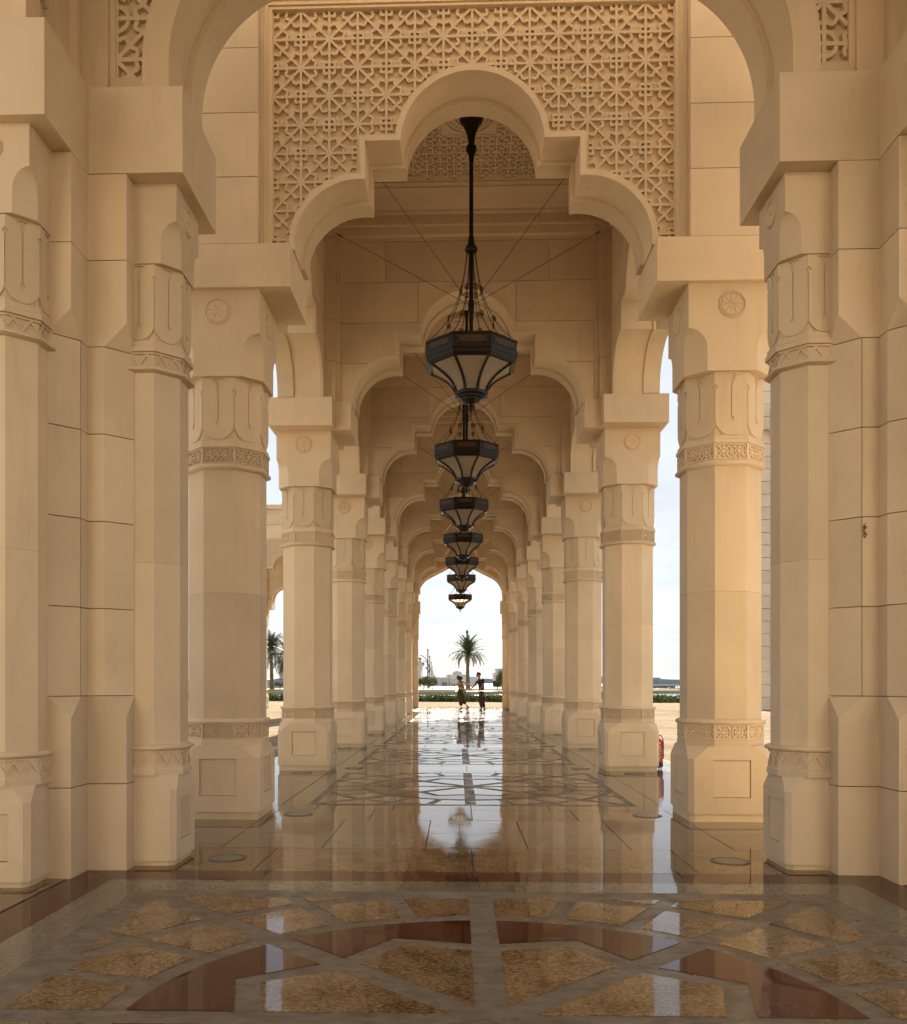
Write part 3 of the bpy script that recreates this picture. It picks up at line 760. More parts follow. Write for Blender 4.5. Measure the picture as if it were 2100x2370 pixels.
# ------------------------------------------------------------------ floor
fb = MB().box(-3.35, 3.35, -6, 46.6, -.20, 0)
floor = put('floor', fb.mesh('floor', 'grout'), kind='structure')
def clip_sq(poly, h):
    for ax, sg in ((0, 1), (0, -1), (1, 1), (1, -1)):
        out = []
        for i in range(len(poly)):
            p, q = poly[i], poly[(i + 1) % len(poly)]
            ip, iq = p[ax] * sg <= h, q[ax] * sg <= h
            if ip: out.append(p)
            if ip != iq:
                t = (h * sg - p[ax]) / (q[ax] - p[ax]); out.append((p[0] + (q[0] - p[0]) * t, p[1] + (q[1] - p[1]) * t))
        poly = out
        if not poly: return []
    return poly
def rotp(poly, a): return [(x * cos(a) - y * sin(a), x * sin(a) + y * cos(a)) for x, y in poly]
def rose_cells(s, H=1.94):
    """polygons of the inlaid star: (material, polygon)"""
    w = .07; cells = []
    def P(r, a): return (r * cos(a), r * sin(a))
    def on(r, sg): return (r, w) if sg > 0 else (r * cos(pi / 4) + w * sin(pi / 4), r * sin(pi / 4) - w * cos(pi / 4))
    for k in range(8):
        kite = [P(w / sin(pi / 8), pi / 8), on(.90, 1), P(1.07, pi / 8), on(.90, -1)]
        a0 = math.asin(w / 1.45)
        red = [on(1.02, 1)] + [P(1.45, a0 + (pi / 4 - 2 * a0) * i / 12) for i in range(13)] + [on(1.02, -1), P(1.20, pi / 8)]
        cells += [('granite', rotp(kite, k * pi / 4)), ('red', rotp(red, k * pi / 4))]
    for k in range(24):
        b0, b1 = k * 15, (k + 1) * 15; h0 = w if b0 % 45 == 0 else .05; h1 = w if b1 % 45 == 0 else .05
        f = lambda r, i, n: P(r, R(b0) + math.asin(h0 / r) + (R(15) - math.asin(h0 / r) - math.asin(h1 / r)) * i / n)
        cell = [f(1.56, i, 6) for i in range(7)] + [f(1.98, i, 6) for i in range(6, -1, -1)]
        cells.append(('granite', clip_sq(cell, H)))
        out = [f(2.09, i, 6) for i in range(7)] + [f(3.2, i, 1) for i in (1, 0)]
        c = clip_sq(out, H)
        if len(c) > 2: cells.append(('granite', c))
    res = []
    for m_, c in cells:
        c = [(x * s, y * s) for x, y in c]
        ar = abs(sum(c[i][0] * c[(i + 1) % len(c)][1] - c[(i + 1) % len(c)][0] * c[i][1] for i in range(len(c)))) / 2 if len(c) > 2 else 0
        if ar > .004: res.append((m_, c))
    return res
CELLS = {1.0: rose_cells(1.0), .85: rose_cells(.85)}
CELLM = {}
for s_, cl_ in CELLS.items():
    CELLM[s_] = []
    for m_, c in cl_:
        nm = 'red_inlay' if m_ == 'red' else 'granite_inlay'
        mt = 'granite_red' if m_ == 'red' else ('granite_brown' if s_ == 1.0 else 'granite_carpet')
        CELLM[s_].append((nm, MB().prism_xy(c, .0042, .0075).mesh(nm, mt)))
def inlay(cy_, s, single=True):
    h = 2.13 if s == 1.0 else 1.72
    pan = put('inlay_panel', MB().box(-h, h, -h, h, .0, .0045).mesh('inlay_panel', 'marble_grey'), floor, (0, cy_, 0))
    if single:
        for nm, me in CELLM[s]: put(nm, me, pan, rot=(trng.uniform(-1, 1) * .0005, trng.uniform(-1, 1) * .0005, 0))
    else:
        for want, mt in (('granite', 'granite_carpet'), ('red', 'granite_red')):
            mb = MB()
            for m_, c in CELLS[s]:
                if m_ == want: mb.prism_xy(c, .0042, .0075)
            put(want + '_inlay', mb.mesh(want + '_inlay', mt), pan, kind='stuff')
    return pan
trng = random.Random(77)
def slab(x0, x1, y0, y1, mat, g=.0042):
    cx_, cy2 = (x0 + x1) / 2, (y0 + y1) / 2; hx, hy = (x1 - x0) / 2 - g, (y1 - y0) / 2 - g
    put('floor_slab', MB().box(-hx, hx, -hy, hy, -.01, .0045).mesh('floor_slab', mat), floor, (cx_, cy2, 0), rot=(trng.uniform(-1, 1) * .0016 / max(.6, hy * 2), trng.uniform(-1, 1) * .0016 / max(.6, hx * 2), 0))
def frame_slabs(cy_, h0, h1, mat, nm):
    for k in range(4):
        half = [(-h0, h0), (-h1, h1), (0, h1), (0, h0)]; oth = [(0, h0), (0, h1), (h1, h1), (h0, h0)]
        for q in (half, oth):
            cx_ = sum(p[0] for p in q) / 4; cy2 = sum(p[1] for p in q) / 4
            q2 = [(cx_ + (x - cx_) * .9985, cy2 + (y - cy2) * .997) for x, y in q]
            put(nm, MB().prism_xy(rotp(q2, k * pi / 2), 0, .0045).mesh(nm, mat), floor, (0, cy_, 0))
inlay(XC[0], 1.0)
frame_slabs(XC[0], 2.132, 2.415, 'granite_olive', 'floor_slab'); frame_slabs(XC[0], 2.417, 2.70, 'granite_red', 'floor_slab')
rng = random.Random(3)
def row(y0, y1, mat, cuts):
    for a, b in zip(cuts[:-1], cuts[1:]): slab(a, b, y0, y1, mat)
cA = [-3.3, -2.4, -1.6, -.8, 0, .8, 1.6, 2.4, 3.3]; cB = [-3.3, -2.0, -1.2, -.39, .41, 1.21, 2.0, 3.3]
row(6.152, 7.02, 'granite_brown', [-3.3, -1.55, -.03, 1.5, 3.3]); row(7.02, 7.72, 'granite_tan', cB); row(7.72, 8.47, 'granite_tan', cB)
row(8.47, 9.16, 'granite_brown', [-3.3, -1.95, -.98, 0, 1.0, 1.95, 3.3]); row(9.16, 9.478, 'granite_olive', cA)
for n in range(6):
    yb = YC[n] + BAY / 2
    inlay(yb, .85, single=n < 3)
    for sd in (-1, 1):
        for ya, yb2 in ((yb - 1.72, yb), (yb, yb + 1.72)):
            slab(min(sd * 1.722, sd * 2.0), max(sd * 1.722, sd * 2.0), ya, yb2, 'granite_olive')
            slab(min(sd * 2.0, sd * 3.3), max(sd * 2.0, sd * 3.3), ya, yb2, 'granite_tan')
    y1 = yb + 1.722; e = YC[n + 1] + BAY / 2 - 1.722 if n < 5 else XC[1] - 2.13
    if n < 5:
        row(y1, y1 + .27, 'granite_olive', cB); row(y1 + .27, e - .27, 'granite_carpet', cA); row(e - .27, e, 'granite_olive', cB)
    else:
        row(y1, e, 'granite_carpet', cA)
inlay(XC[1], 1.0, single=False)
row(XC[1] + 2.13, 46.58, 'granite_carpet', cA)
slab(-3.3, -2.72, .8, 6.14, 'granite_brown'); slab(2.72, 3.3, .8, 6.14, 'granite_brown')

# recessed round floor lights
UPR = MB().lathe([(.142, .004), (.142, .0080), (.139, .0095), (.112, .0095), (.110, .0085), (.110, .004)], 32).mesh('rim', 'uplight_rim', 30)
UPG = MB().lathe([(.0001, .0088), (.06, .0094), (.1105, .0086), (.1105, .005)], 32).mesh('lens', 'uplight_glass', 30)
def uplight(x, y, lab):
    t = thing('floor_light', lab, 'floor light', (x, y, 0), 0, 'round lights sunk into the floor')
    put('rim', UPR, t); put('lens', UPG, t)
for sd, wh in ((-1, 'left'), (1, 'right')):
    uplight(sd * 1.835, 6.59, f'round glass floor light nearest the camera on the {wh} side')
    for n in range(4):
        uplight(sd * 1.705, YC[n], f'round glass floor light beside the foot of the {ORD[n]} {wh} column')
        if n: uplight(sd * 2.37, YC[n] - .72, f'round glass floor light just in front of the {ORD[n]} {wh} column')

# ------------------------------------------------------------------ hanging lanterns
CHM = {}
CHM['rod'] = MB().lathe([(.026, 5.20), (.026, 6.9), (.026, 7.9)], 12).lathe([(.036, 5.9), (.040, 5.95), (.040, 6.0), (.034, 6.05)], 12).mesh('rod', 'bronze', 40)
CHM['canopy'] = MB().lathe([(.030, 7.78), (.034, 7.85), (.062, 7.90), (.066, 7.95), (.040, 7.99), (.046, 8.06), (.060, 8.12), (.100, 8.22), (.140, 8.27), (.150, 8.30), (.145, 8.325)], 20).mesh('canopy', 'bronze', 40)
CHM['bell'] = MB().lathe([(.028, 6.85), (.040, 6.80), (.046, 6.74), (.075, 6.70), (.080, 6.67), (.070, 6.655), (.03, 6.66)], 18).mesh('chain_bell', 'bronze', 40)
ph = pi / 8
def oring(r, z): return [(r * cos(ph + k * pi / 4), r * sin(ph + k * pi / 4), z) for k in range(8)]
AP = 1 / cos(pi / 8)
crown = MB().loft([oring(.555 * AP, 5.455), oring(.560 * AP, 5.445), (oring(.560 * AP, 5.43)), oring(.548 * AP, 5.425), oring(.548 * AP, 5.325), oring(.560 * AP, 5.32), oring(.560 * AP, 5.27), oring(.545 * AP, 5.255), oring(.545 * AP, 5.225), oring(.51 * AP, 5.195), oring(.47 * AP, 5.195), oring(.47 * AP, 5.22), oring(.535 * AP, 5.26), oring(.535 * AP, 5.455), oring(.555 * AP, 5.455)], caps=False)
CHM['crown'] = crown.mesh('crown_band', 'bronze', 0)
lt = MB(); hwf = .548 * math.tan(pi / 8) - .02
for i in range(-11, 11):
    x0 = i * hwf / 10
    for dx in (.09, -.09):
        p, q = (x0, 5.335), (x0 + dx, 5.415)
        if abs(p[0]) < hwf and abs(q[0]) < hwf: bar(lt, p, q, .007, -.007 - (.001 if dx > 0 else 0), 0)
fret = MB()
for k in range(8): fret.add(lt, lambda pt, k=k: (cos(k * pi / 4) * (.548 - pt[1]) - sin(k * pi / 4) * pt[0], sin(k * pi / 4) * (.548 - pt[1]) + cos(k * pi / 4) * pt[0], pt[2]))
CHM['fret'] = fret.mesh('fretwork', 'fret_bronze')
prof = [(.500 - .315 * (t ** .62), 5.205 - .325 * t) for t in [i / 9 for i in range(10)]]
prof = [(.185 + .315 * (1 - (i / 9)) ** 2.0, 5.205 - .325 * (i / 9)) for i in range(10)]
gl = MB()
for i, (r, z) in enumerate(prof):
    hw2 = r * math.tan(pi / 8) * .985
    gl.v += [(-hw2, -r * .985, z), (hw2, -r * .985, z)]
for i in range(len(prof) - 1): gl.f.append((2 * i, 2 * i + 1, 2 * i + 3, 2 * i + 2))
CHM['pane'] = gl.mesh('glass_panel', 'frosted_glass', 60)
CHM['rib'] = MB().tube([(r * AP, 0, z) for r, z in prof], .019, 6).mesh('rib', 'bronze', 40)
CHM['cup'] = MB().loft([oring(.205 * AP, 4.895), oring(.205 * AP, 4.855), oring(.165 * AP, 4.85), oring(.165 * AP, 4.825), oring(.125 * AP, 4.82), oring(.120 * AP, 4.80), oring(.085 * AP, 4.775), oring(.03, 4.755)]).mesh('cup', 'bronze')
CHM['finial'] = MB().lathe([(.012, 4.76), (.016, 4.735), (.030, 4.715), (.032, 4.695), (.020, 4.675), (.009, 4.668), (.012, 4.66), (.012, 4.652), (.002, 4.640)], 12).mesh('finial', 'bronze', 40)
ch = MB(); pts = []
nlk = 46
for i in range(nlk + 1):
    t = i / nlk; r = .05 + (.525 * AP - .05) * (.30 * t + .70 * t ** 3.2); pts.append(Vector((r, 0, 6.67 - (6.67 - 5.46) * t)))
for i in range(nlk):
    a, b = pts[i], pts[i + 1]; d = (b - a); m_ = (a + b) / 2
    side = Vector((0, 1, 0)) if i % 2 else d.cross(Vector((0, 1, 0))).normalized()
    for sg in (-1, 1): ch.tube([a - d * .15, m_ + side * .009 * sg, b + d * .15], .0028, 4)
for t in (.42, .74):
    p = pts[int(t * nlk)]
    for rr in (.036, .015):
        ch.tube([(p.x + rr * cos(2 * pi * k / 14) * .25, p.y + rr * cos(2 * pi * k / 14), p.z + rr * sin(2 * pi * k / 14)) for k in range(15)], .005, 4)
    for k in range(6):
        a = 2 * pi * k / 6; ch.tube([(p.x + .015 * cos(a) * .25, p.y + .015 * cos(a), p.z + .015 * sin(a)), (p.x + .036 * cos(a) * .25, p.y + .036 * cos(a), p.z + .036 * sin(a))], .004, 4)
CHM['chain'] = ch.mesh('chain', 'bronze')
def cable(dx, dy):
    end = Vector((dx, dy, 7.90)); st = Vector((0, 0, 5.98)); mb = MB().tube([st, end], .0042, 6)
    d = (end - st); tb = st + d * .93; mb.tube([tb, st + d * .965], .012, 6); mb.sphere(tuple(end), .022, 8, 5)
    return mb.mesh('stay_cable', 'cable')
CAB = [cable(sx * 1.97, sy * 1.96) for sx in (-1, 1) for sy in (-1, 1)]
def lantern(loc, lab, stays=True):
    t = thing('hanging_lantern', lab, 'chandelier', loc, 0, 'bronze lanterns hanging along the axis')
    for nm, key in (('rod', 'rod'), ('canopy', 'canopy'), ('chain_bell', 'bell'), ('crown_band', 'crown'), ('cup', 'cup'), ('finial', 'finial')): put(nm, CHM[key], t)
    for o in t.children:
        if o.name.startswith('crown_band'): put('fretwork', CHM['fret'], o, kind='stuff')
    for k in range(8):
        put('glass_panel', CHM['pane'], t, rotz=k * pi / 4); put('rib', CHM['rib'], t, rotz=ph + k * pi / 4); put('chain', CHM['chain'], t, rotz=ph + k * pi / 4)
    if stays:
        for me in CAB: put('stay_cable', me, t)
    t.rotation_euler = (trng.uniform(-1, 1) * .0016, trng.uniform(-1, 1) * .0016, trng.uniform(-1, 1) * .018)
for n in range(6):
    lantern((.022 - .004 * n, YC[n] + BAY / 2, 0), f'octagonal bronze and frosted glass lantern, {ORD[n]} hanging one from the front')
lantern((-.01, XC[1], 0), 'farthest octagonal lantern, its glass glowing in the sun at the end', stays=False)

# ------------------------------------------------------------------ fire extinguisher beside the second right column
t = thing('fire_extinguisher', 'red fire extinguisher standing beside the second right-hand column', 'extinguisher', (2.862, 13.62, 0), R(-20))
put('cylinder', MB().lathe([(.0765, .10), (.0775, .105), (.0775, .40), (.072, .425), (.055, .445), (.028, .462), (.022, .475), (.022, .49)], 24).mesh('cylinder', 'red_paint', 40), t)
put('foot', MB().lathe([(.079, .108), (.079, .055), (.070, .032), (.04, .026)], 24).mesh('foot', 'black_rubber', 40), t)
for k in range(4):
    a = k * pi / 2 + .5; put('leg', MB().tube([(.052 * cos(a), .052 * sin(a), .035), (.056 * cos(a), .056 * sin(a), 0)], .008, 8).mesh('leg', 'black_rubber'), t)
vl = put('valve', MB().lathe([(.020, .485), (.024, .492), (.024, .520), (.014, .526)], 14).tube([(0, 0, .508), (.035, 0, .508)], .010, 8).mesh('valve', 'brass', 40), t)
put('handle', MB().tube([(-.01, 0, .520), (-.055, 0, .528), (-.085, 0, .520)], .008, 6).tube([(-.01, 0, .530), (-.05, 0, .552), (-.082, 0, .556)], .007, 6).mesh('handle', 'black_rubber', 40), t)
put('hose', MB().tube([(.035, 0, .508), (.056, 0, .500), (.074, -.004, .462), (.084, -.010, .40), (.085, -.014, .28), (.084, -.012, .16)], .008, 8).mesh('hose', 'black_rubber', 50), t)
put('gauge', MB().lathe([(.016, -.006), (.016, .006)], 14).mesh('gauge', 'white_print'), t, (.0, -.026, .505), rot=(R(90), 0, 0))
def text_mesh(txt, size):
    cu = bpy.data.curves.new('print', 'FONT'); cu.body = txt; cu.size = size; cu.extrude = .0002; cu.align_x = 'CENTER'; cu.align_y = 'CENTER'; cu.resolution_u = 2
    o = bpy.data.objects.new('print', cu); COL.objects.link(o)
    dg = bpy.context.evaluated_depsgraph_get(); me = bpy.data.meshes.new_from_object(o.evaluated_get(dg)); bpy.data.objects.remove(o)
    me.materials.clear(); me.materials.append(MATS['white_print']); return me
tm = text_mesh('POWDER 6', .056)
lab_ = bpy.data.meshes.new('lettering')
def wrap(me, rad, az, zc, up=True):
    vs = [(v.co.x, v.co.y, v.co.z) for v in me.vertices]; fs = [tuple(p.vertices) for p in me.polygons]
    mb = MB(); mb.f = fs
    for x, y, z in vs:
        u, w_ = (-y, x) if up else (x, y)
        an = az + u / rad; mb.v.append(((rad + z) * cos(an), (rad + z) * sin(an), zc + w_))
    return mb.mesh('lettering', 'white_print', norm=False)
put('lettering', wrap(tm, .0782, R(-62), .27), t)
sq = MB()
for i, (w_, z_) in enumerate(((.034, .300), (.034, .275), (.030, .255), (.034, .235), (.034, .20), (.034, .188), (.034, .176), (.028, .164))):
    for j in range(6):
        a0 = R(-14) + (j / 6 - .5) * w_ / .078; a1 = R(-14) + ((j + 1) / 6 - .5) * w_ / .078
        b = len(sq.v); rr = .0783; sq.v += [(rr * cos(a0), rr * sin(a0), z_), (rr * cos(a1), rr * sin(a1), z_), (rr * cos(a1), rr * sin(a1), z_ + (.010 if i < 4 else .004)), (rr * cos(a0), rr * sin(a0), z_ + (.010 if i < 4 else .004))]
        sq.f.append((b, b + 1, b + 2, b + 3))
put('instruction_label', sq.mesh('instruction_label', 'white_print', norm=False), t)

# weed rooted in the pier joint
wd = MB(); rg = random.Random(5)
for i in range(26):
    z = rg.uniform(-.04, .05); L = rg.uniform(.015, .05); a = rg.uniform(-.9, .9); u = rg.uniform(-.6, .9)
    d = Vector((cos(a) * .7, -.5, u)).normalized() * L; p = Vector((rg.uniform(0, .012), 0, z)); n = d.cross(Vector((0, 1, .3))).normalized() * .005
    b = len(wd.v); wd.v += [tuple(p), tuple(p + d * .5 + n), tuple(p + d), tuple(p + d * .5 - n)]; wd.f.append((b, b + 1, b + 2, b + 3))
put('weed', wd.mesh('weed', 'leaf_hedge', norm=False), None, (2.577, 6.136, 2.31), scale=(.7, .7, .8), label='small green weed sprouting from a joint of the right corner pier', cat='plant')
# ------------------------------------------------------------------ people
def skin_mesh(name, nodes, edges, mat, sub=2, root=0):
    me = bpy.data.meshes.new(name); me.from_pydata([n[0] for n in nodes], edges, []); o = bpy.data.objects.new(name, me); COL.objects.link(o)
    md = o.modifiers.new('skin', 'SKIN'); md.use_smooth_shade = True
    for i, n in enumerate(nodes):
        sv = me.skin_vertices[0].data[i]; r = n[1]; kf = 1.14 if mat == 'skin' else 1.36; r = tuple(x * kf for x in r) if isinstance(r, tuple) else r * kf; sv.radius = r if isinstance(r, tuple) else (r, r); sv.use_root = (i == root)
    sb = o.modifiers.new('sub', 'SUBSURF'); sb.levels = sub; sb.render_levels = sub
    dg = bpy.context.evaluated_depsgraph_get(); m2 = bpy.data.meshes.new_from_object(o.evaluated_get(dg)); bpy.data.objects.remove(o)
    m2.materials.clear(); m2.materials.append(MATS[mat]); m2.polygons.foreach_set('use_smooth', [True] * len(m2.polygons)); m2.name = name
    return m2
def fat(n, k=1.12): return [(a, tuple(x * k for x in r) if isinstance(r, tuple) else r * k) for a, r in n]
def chain_skin(name, chain, mat, sub=2):
    return skin_mesh(name, chain, [(i, i + 1) for i in range(len(chain) - 1)], mat, sub)
def head_mesh(c, face=-1, s=1.0, turn=0.0):
    """skull with brow, nose, chin; looks towards -x"""
    mb = MB(); n, m_ = 20, 14
    for k in range(m_ + 1):
        t = pi * k / m_; z = -cos(t)
        for i in range(n):
            a = 2 * pi * i / n; dx, dy = cos(a), sin(a); r = sin(t)
            x = dx * r * .098; y = dy * r * .076; zz = z * .118
            if dx < 0:                                 # face side
                f = max(0, -dx) ** 2 * r
                if z < -.25: x *= .86 + .1 * f; y *= .86
                nose = math.exp(-((zz + .012) / .022) ** 2) * math.exp(-(dy / .22) ** 2) * r; x -= .024 * nose
                eye = math.exp(-((zz - .018) / .014) ** 2) * math.exp(-((abs(dy) - .38) / .2) ** 2); x += .008 * eye
                chin = math.exp(-((zz + .092) / .025) ** 2) * math.exp(-(dy / .4) ** 2); x -= .012 * chin
                lip = math.exp(-((zz + .055) / .010) ** 2) * math.exp(-(dy / .3) ** 2); x -= .005 * lip
            mb.v.append((x, y, zz))
    for k in range(m_):
        for i in range(n):
            j = (i + 1) % n; mb.f.append((k * n + i, k * n + j, (k + 1) * n + j, (k + 1) * n + i))
    for sy in (-1, 1): mb.add(MB().sphere((0, 0, 0), .022, 8, 6, 1.3), lambda p, sy=sy: (p[0] * .8 + .012, sy * .076 + p[1] * .35, p[2] - .005))
    ct, st = cos(turn), sin(turn)
    o = MB().add(mb, lambda p: (c[0] + s * (p[0] * ct - p[1] * st), c[1] + s * (p[0] * st + p[1] * ct), c[2] + s * p[2]))
    return o.mesh('head', 'skin', 180)
def hand_nodes(w, d, up, spread=1.0):
    """palm and five fingers as a skinned tree from wrist w along d"""
    w, d, up = Vector(w), Vector(d).normalized(), Vector(up).normalized(); sd = d.cross(up).normalized()
    nodes = [(tuple(w), (.022, .018)), (tuple(w + d * .045), (.030, .016)), (tuple(w + d * .085), (.034, .014))]; ed = [(0, 1), (1, 2)]
    for k, L in enumerate((.062, .072, .068, .052)):
        o = (k - 1.5) * .017 * spread; b = w + d * .088 + sd * o
        i = len(nodes); nodes += [(tuple(b + d * L * .5 + sd * o * .15), .0085), (tuple(b + d * L + sd * o * .2 - up * .012), .007)]; ed += [(2, i), (i, i + 1)]
    i = len(nodes); nodes += [(tuple(w + d * .055 - sd * .038 * spread), .010), (tuple(w + d * .09 - sd * .055 * spread), .0085)]; ed += [(1, i), (i, i + 1)]
    return nodes, ed
def arm(name, parent, sh, el, wr, mat='skin', up=(0, 1, 0), r=(.047, .038, .026), sleeve=None):
    sh, el, wr = Vector(sh), Vector(el), Vector(wr)
    hn, he = hand_nodes(wr, wr - el, up)
    nodes = [(tuple(sh), r[0]), (tuple(sh.lerp(el, .5)), (r[0] + r[1]) / 2), (tuple(el), r[1]), (tuple(el.lerp(wr, .4)), r[1] * .98)]
    ed = [(0, 1), (1, 2), (2, 3), (3, 4)] + [(a + 4, b + 4) for a, b in he]
    put('arm', skin_mesh('arm', nodes + hn, ed, mat, 1), parent)
    if sleeve:
        m_, frac, rr = sleeve
        put('sleeve', chain_skin('sleeve', [(tuple(sh + (sh - el) * .12), rr * 1.0), (tuple(sh.lerp(el, .15)), rr), (tuple(sh.lerp(el, frac)), rr * .95)], m_, 2), parent)
def shoe(parent, ankle, toe, mat='shoe', sole=None):
    a, t_ = Vector(ankle), Vector(toe); h = Vector((a.x, a.y, 0)) ; d = (t_ - a); d.z = 0
    if d.length < .02: d = Vector((-.1, 0, 0))
    heel = a - d.normalized() * .035 + Vector((0, 0, -.045))
    put('shoe', chain_skin('shoe', [(tuple(heel), (.040, .036)), (tuple(heel.lerp(t_, .5) + Vector((0, 0, .006))), (.042, .032)), (tuple(t_), (.034, .018))], mat, 2), parent)
    put('foot', chain_skin('foot', [(tuple(a + Vector((0, 0, .07))), .034), (tuple(a), .036), (tuple(a.lerp(t_, .4)), .03)], 'skin', 1), parent)

# man in dark polo shirt, turned to the left, leaning back a little
man = thing('person', 'person in dark polo shirt and brown trousers holding the other walker by the hand', 'person', (1.01, 42.3, .008), 0, 'people walking at the far end')
mz = lambda u, v, y=0: ((u - 1420) * .001233, y, (1730 - v) * .001233)
put('head', head_mesh(mz(1283, 395), s=1.06, turn=R(12)), man)
hc = Vector(mz(1283, 395))
hair = MB().sphere((0, 0, 0), .106, 16, 10, 1.05)
put('hair', MB().add(hair, lambda p: (hc.x + p[0] * 1.0 + .014, hc.y + p[1] * .82, hc.z + .030 + p[2] * (.95 if p[2] > 0 else .55) - (0 if p[0] > -.04 else -.035))).mesh('hair', 'hair_black', 180), man)
put('neck', chain_skin('neck', [(mz(1290, 470), .050), (mz(1312, 540), .056), (mz(1330, 600), .07)], 'skin'), man)
put('shirt', skin_mesh('shirt', [(mz(1400, 985), (.135, .105)), (mz(1392, 860), (.145, .112)), (mz(1378, 740), (.150, .118)), (mz(1362, 630), (.145, .115)), (mz(1335, 560), (.075, .065)), (mz(1445, 625, -.13), .075), (mz(1285, 625, .13), .075)],
    [(0, 1), (1, 2), (2, 3), (3, 4), (3, 5), (3, 6)], 'shirt_navy'), man)
arm('arm', man, mz(1448, 640, -.17), mz(1440, 805, -.20), mz(1335, 950, -.20), up=(0, 0, 1), sleeve=('shirt_navy', .55, .066))
arm('arm', man, mz(1262, 640, .12), mz(1135, 790, .10), mz(1010, 915, .03), up=(0, 1, 0), sleeve=('shirt_navy', .55, .064))
put('belt', MB().loft([[(mz(1402, 0)[0] + (.142) * cos(a), .112 * sin(a), z) for a in [2 * pi * k / 20 for k in range(20)]] for z in (.925, .96)]).mesh('belt', 'black_rubber', 60), man)
put('trousers', skin_mesh('trousers', [(mz(1405, 975), (.140, .112)), (mz(1405, 1040), (.135, .112)), (mz(1412, 1090, -.075), .095), (mz(1345, 1330, -.08), .072), (mz(1395, 1640, -.08), .052), (mz(1440, 1090, .075), .093), (mz(1440, 1340, .08), .070), (mz(1500, 1640, .08), .052)],
    [(0, 1), (1, 2), (2, 3), (3, 4), (1, 5), (5, 6), (6, 7)], 'trousers_brown'), man)
shoe(man, mz(1400, 1660, -.08), mz(1310, 1712, -.09)); shoe(man, mz(1503, 1660, .08), mz(1545, 1712, .02))

wom = thing('person', 'person with long dark hair, patterned vest and olive trousers, striding left', 'person', (-.005, 42.3, .008), 0, 'people walking at the far end')
wz = lambda u, v, y=0: ((u - 600) * .001233, y, (1740 - v) * .001233)
put('head', head_mesh(wz(535, 495), s=1.02, turn=R(25)), wom)
hc2 = Vector(wz(560, 480))
hr = [(wz(548, 452), (.105, .098)), (wz(572, 500), (.105, .10)), (wz(602, 555), (.09, .09)), (wz(622, 605), (.07, .07))]
put('hair', chain_skin('hair', hr, 'hair_dark'), wom)
put('hair', chain_skin('hair', [(wz(505, 440, -.05), .05), (wz(492, 510, -.075), .034), (wz(488, 590, -.06), .03)], 'hair_dark'), wom)
put('neck', chain_skin('neck', [(wz(552, 560), .042), (wz(565, 620), .05), (wz(575, 660), .06)], 'skin'), wom)
put('blouse', skin_mesh('blouse', [(wz(612, 930), (.115, .095)), (wz(605, 840), (.118, .098)), (wz(598, 750), (.128, .102)), (wz(590, 680), (.125, .10)), (wz(572, 625), (.058, .055)), (wz(690, 655, .10), .06), (wz(490, 680, -.09), .058), (wz(700, 960, -.06), .07), (wz(745, 1060, -.08), .055)],
    [(0, 1), (1, 2), (2, 3), (3, 4), (3, 5), (3, 6), (1, 7), (7, 8)], 'blouse_print'), wom)
arm('arm', wom, wz(480, 690, -.13), wz(310, 835, -.17), wz(262, 790, -.18), up=(0, 1, 0), r=(.038, .030, .021), sleeve=('shirt_white', .55, .056))
arm('arm', wom, wz(700, 650, .13), wz(855, 745, .10), wz(985, 812, .05), up=(0, 1, 0), r=(.038, .030, .021), sleeve=('shirt_white', .45, .055))
put('trousers', skin_mesh('trousers', [(wz(610, 900), (.118, .098)), (wz(615, 990), (.142, .118)), (wz(585, 1090, -.065), .105), (wz(600, 1330, -.07), .088), (wz(630, 1590, -.07), .066), (wz(650, 1090, .065), .100), (wz(705, 1370, .07), .080), (wz(800, 1520, .07), .060)],
    [(0, 1), (1, 2), (2, 3), (3, 4), (1, 5), (5, 6), (6, 7)], 'trousers_olive'), wom)
shoe(wom, wz(640, 1655, -.07), wz(520, 1728, -.08)); 
put('foot', chain_skin('foot', [(wz(800, 1520, .07), .036), (wz(858, 1585, .07), .034), (wz(870, 1640, .07), .03)], 'skin', 1), wom)
put('shoe', chain_skin('shoe', [(wz(905, 1580, .07), (.036, .03)), (wz(880, 1650, .07), (.036, .032)), (wz(845, 1722, .07), (.03, .018))], 'shoe', 2), wom)
put('shoulder_bag', MB().sphere((0, 0, 0), .085, 12, 8, 1.25).mesh('shoulder_bag', 'blouse_print', 180), wom, wz(745, 1040, -.12))

# ------------------------------------------------------------------ paving, water, banks
put('pavement', MB().box(-160, 160, -120, 64.6, -.5, -.012).mesh('pavement', 'paving'), kind='structure')
put('sea', MB().box(-9000, 9000, 64.61, 12000, -1.0, -.30).mesh('sea', 'water'), kind='structure')
bank = MB().prism_xy([(-260, 118), (4.2, 118), (5.5, 126), (14, 131), (40, 133), (40, 170), (-20, 420), (-500, 520), (-500, 140)], -.9, .12)
put('garden_bank', bank.mesh('garden_bank', 'sand'), kind='structure')
put('lawn', MB().prism_xy([(-60, 119.5), (-.5, 119.5), (-6, 131), (-60, 134)], .11, .30).mesh('lawn', 'lawn'), kind='structure')
put('lawn', MB().prism_xy([(1.0, 140), (12, 136), (34, 137), (34, 142), (1, 146)], .11, .26).mesh('lawn', 'lawn'), kind='structure')
# low white kerb out on the left paving
kb = MB()
for i in range(9): kb.box(-16 + i * 1.62, -14.5 + i * 1.62, 40.0, 40.45, -.01, .10)
put('kerb', MB().box(-17, -9.2, 33.6, 34.3, -.012, .06).mesh('kerb', 'marble_kerb'), label='low pale marble kerb on the paving left of the arcade', cat='kerb')

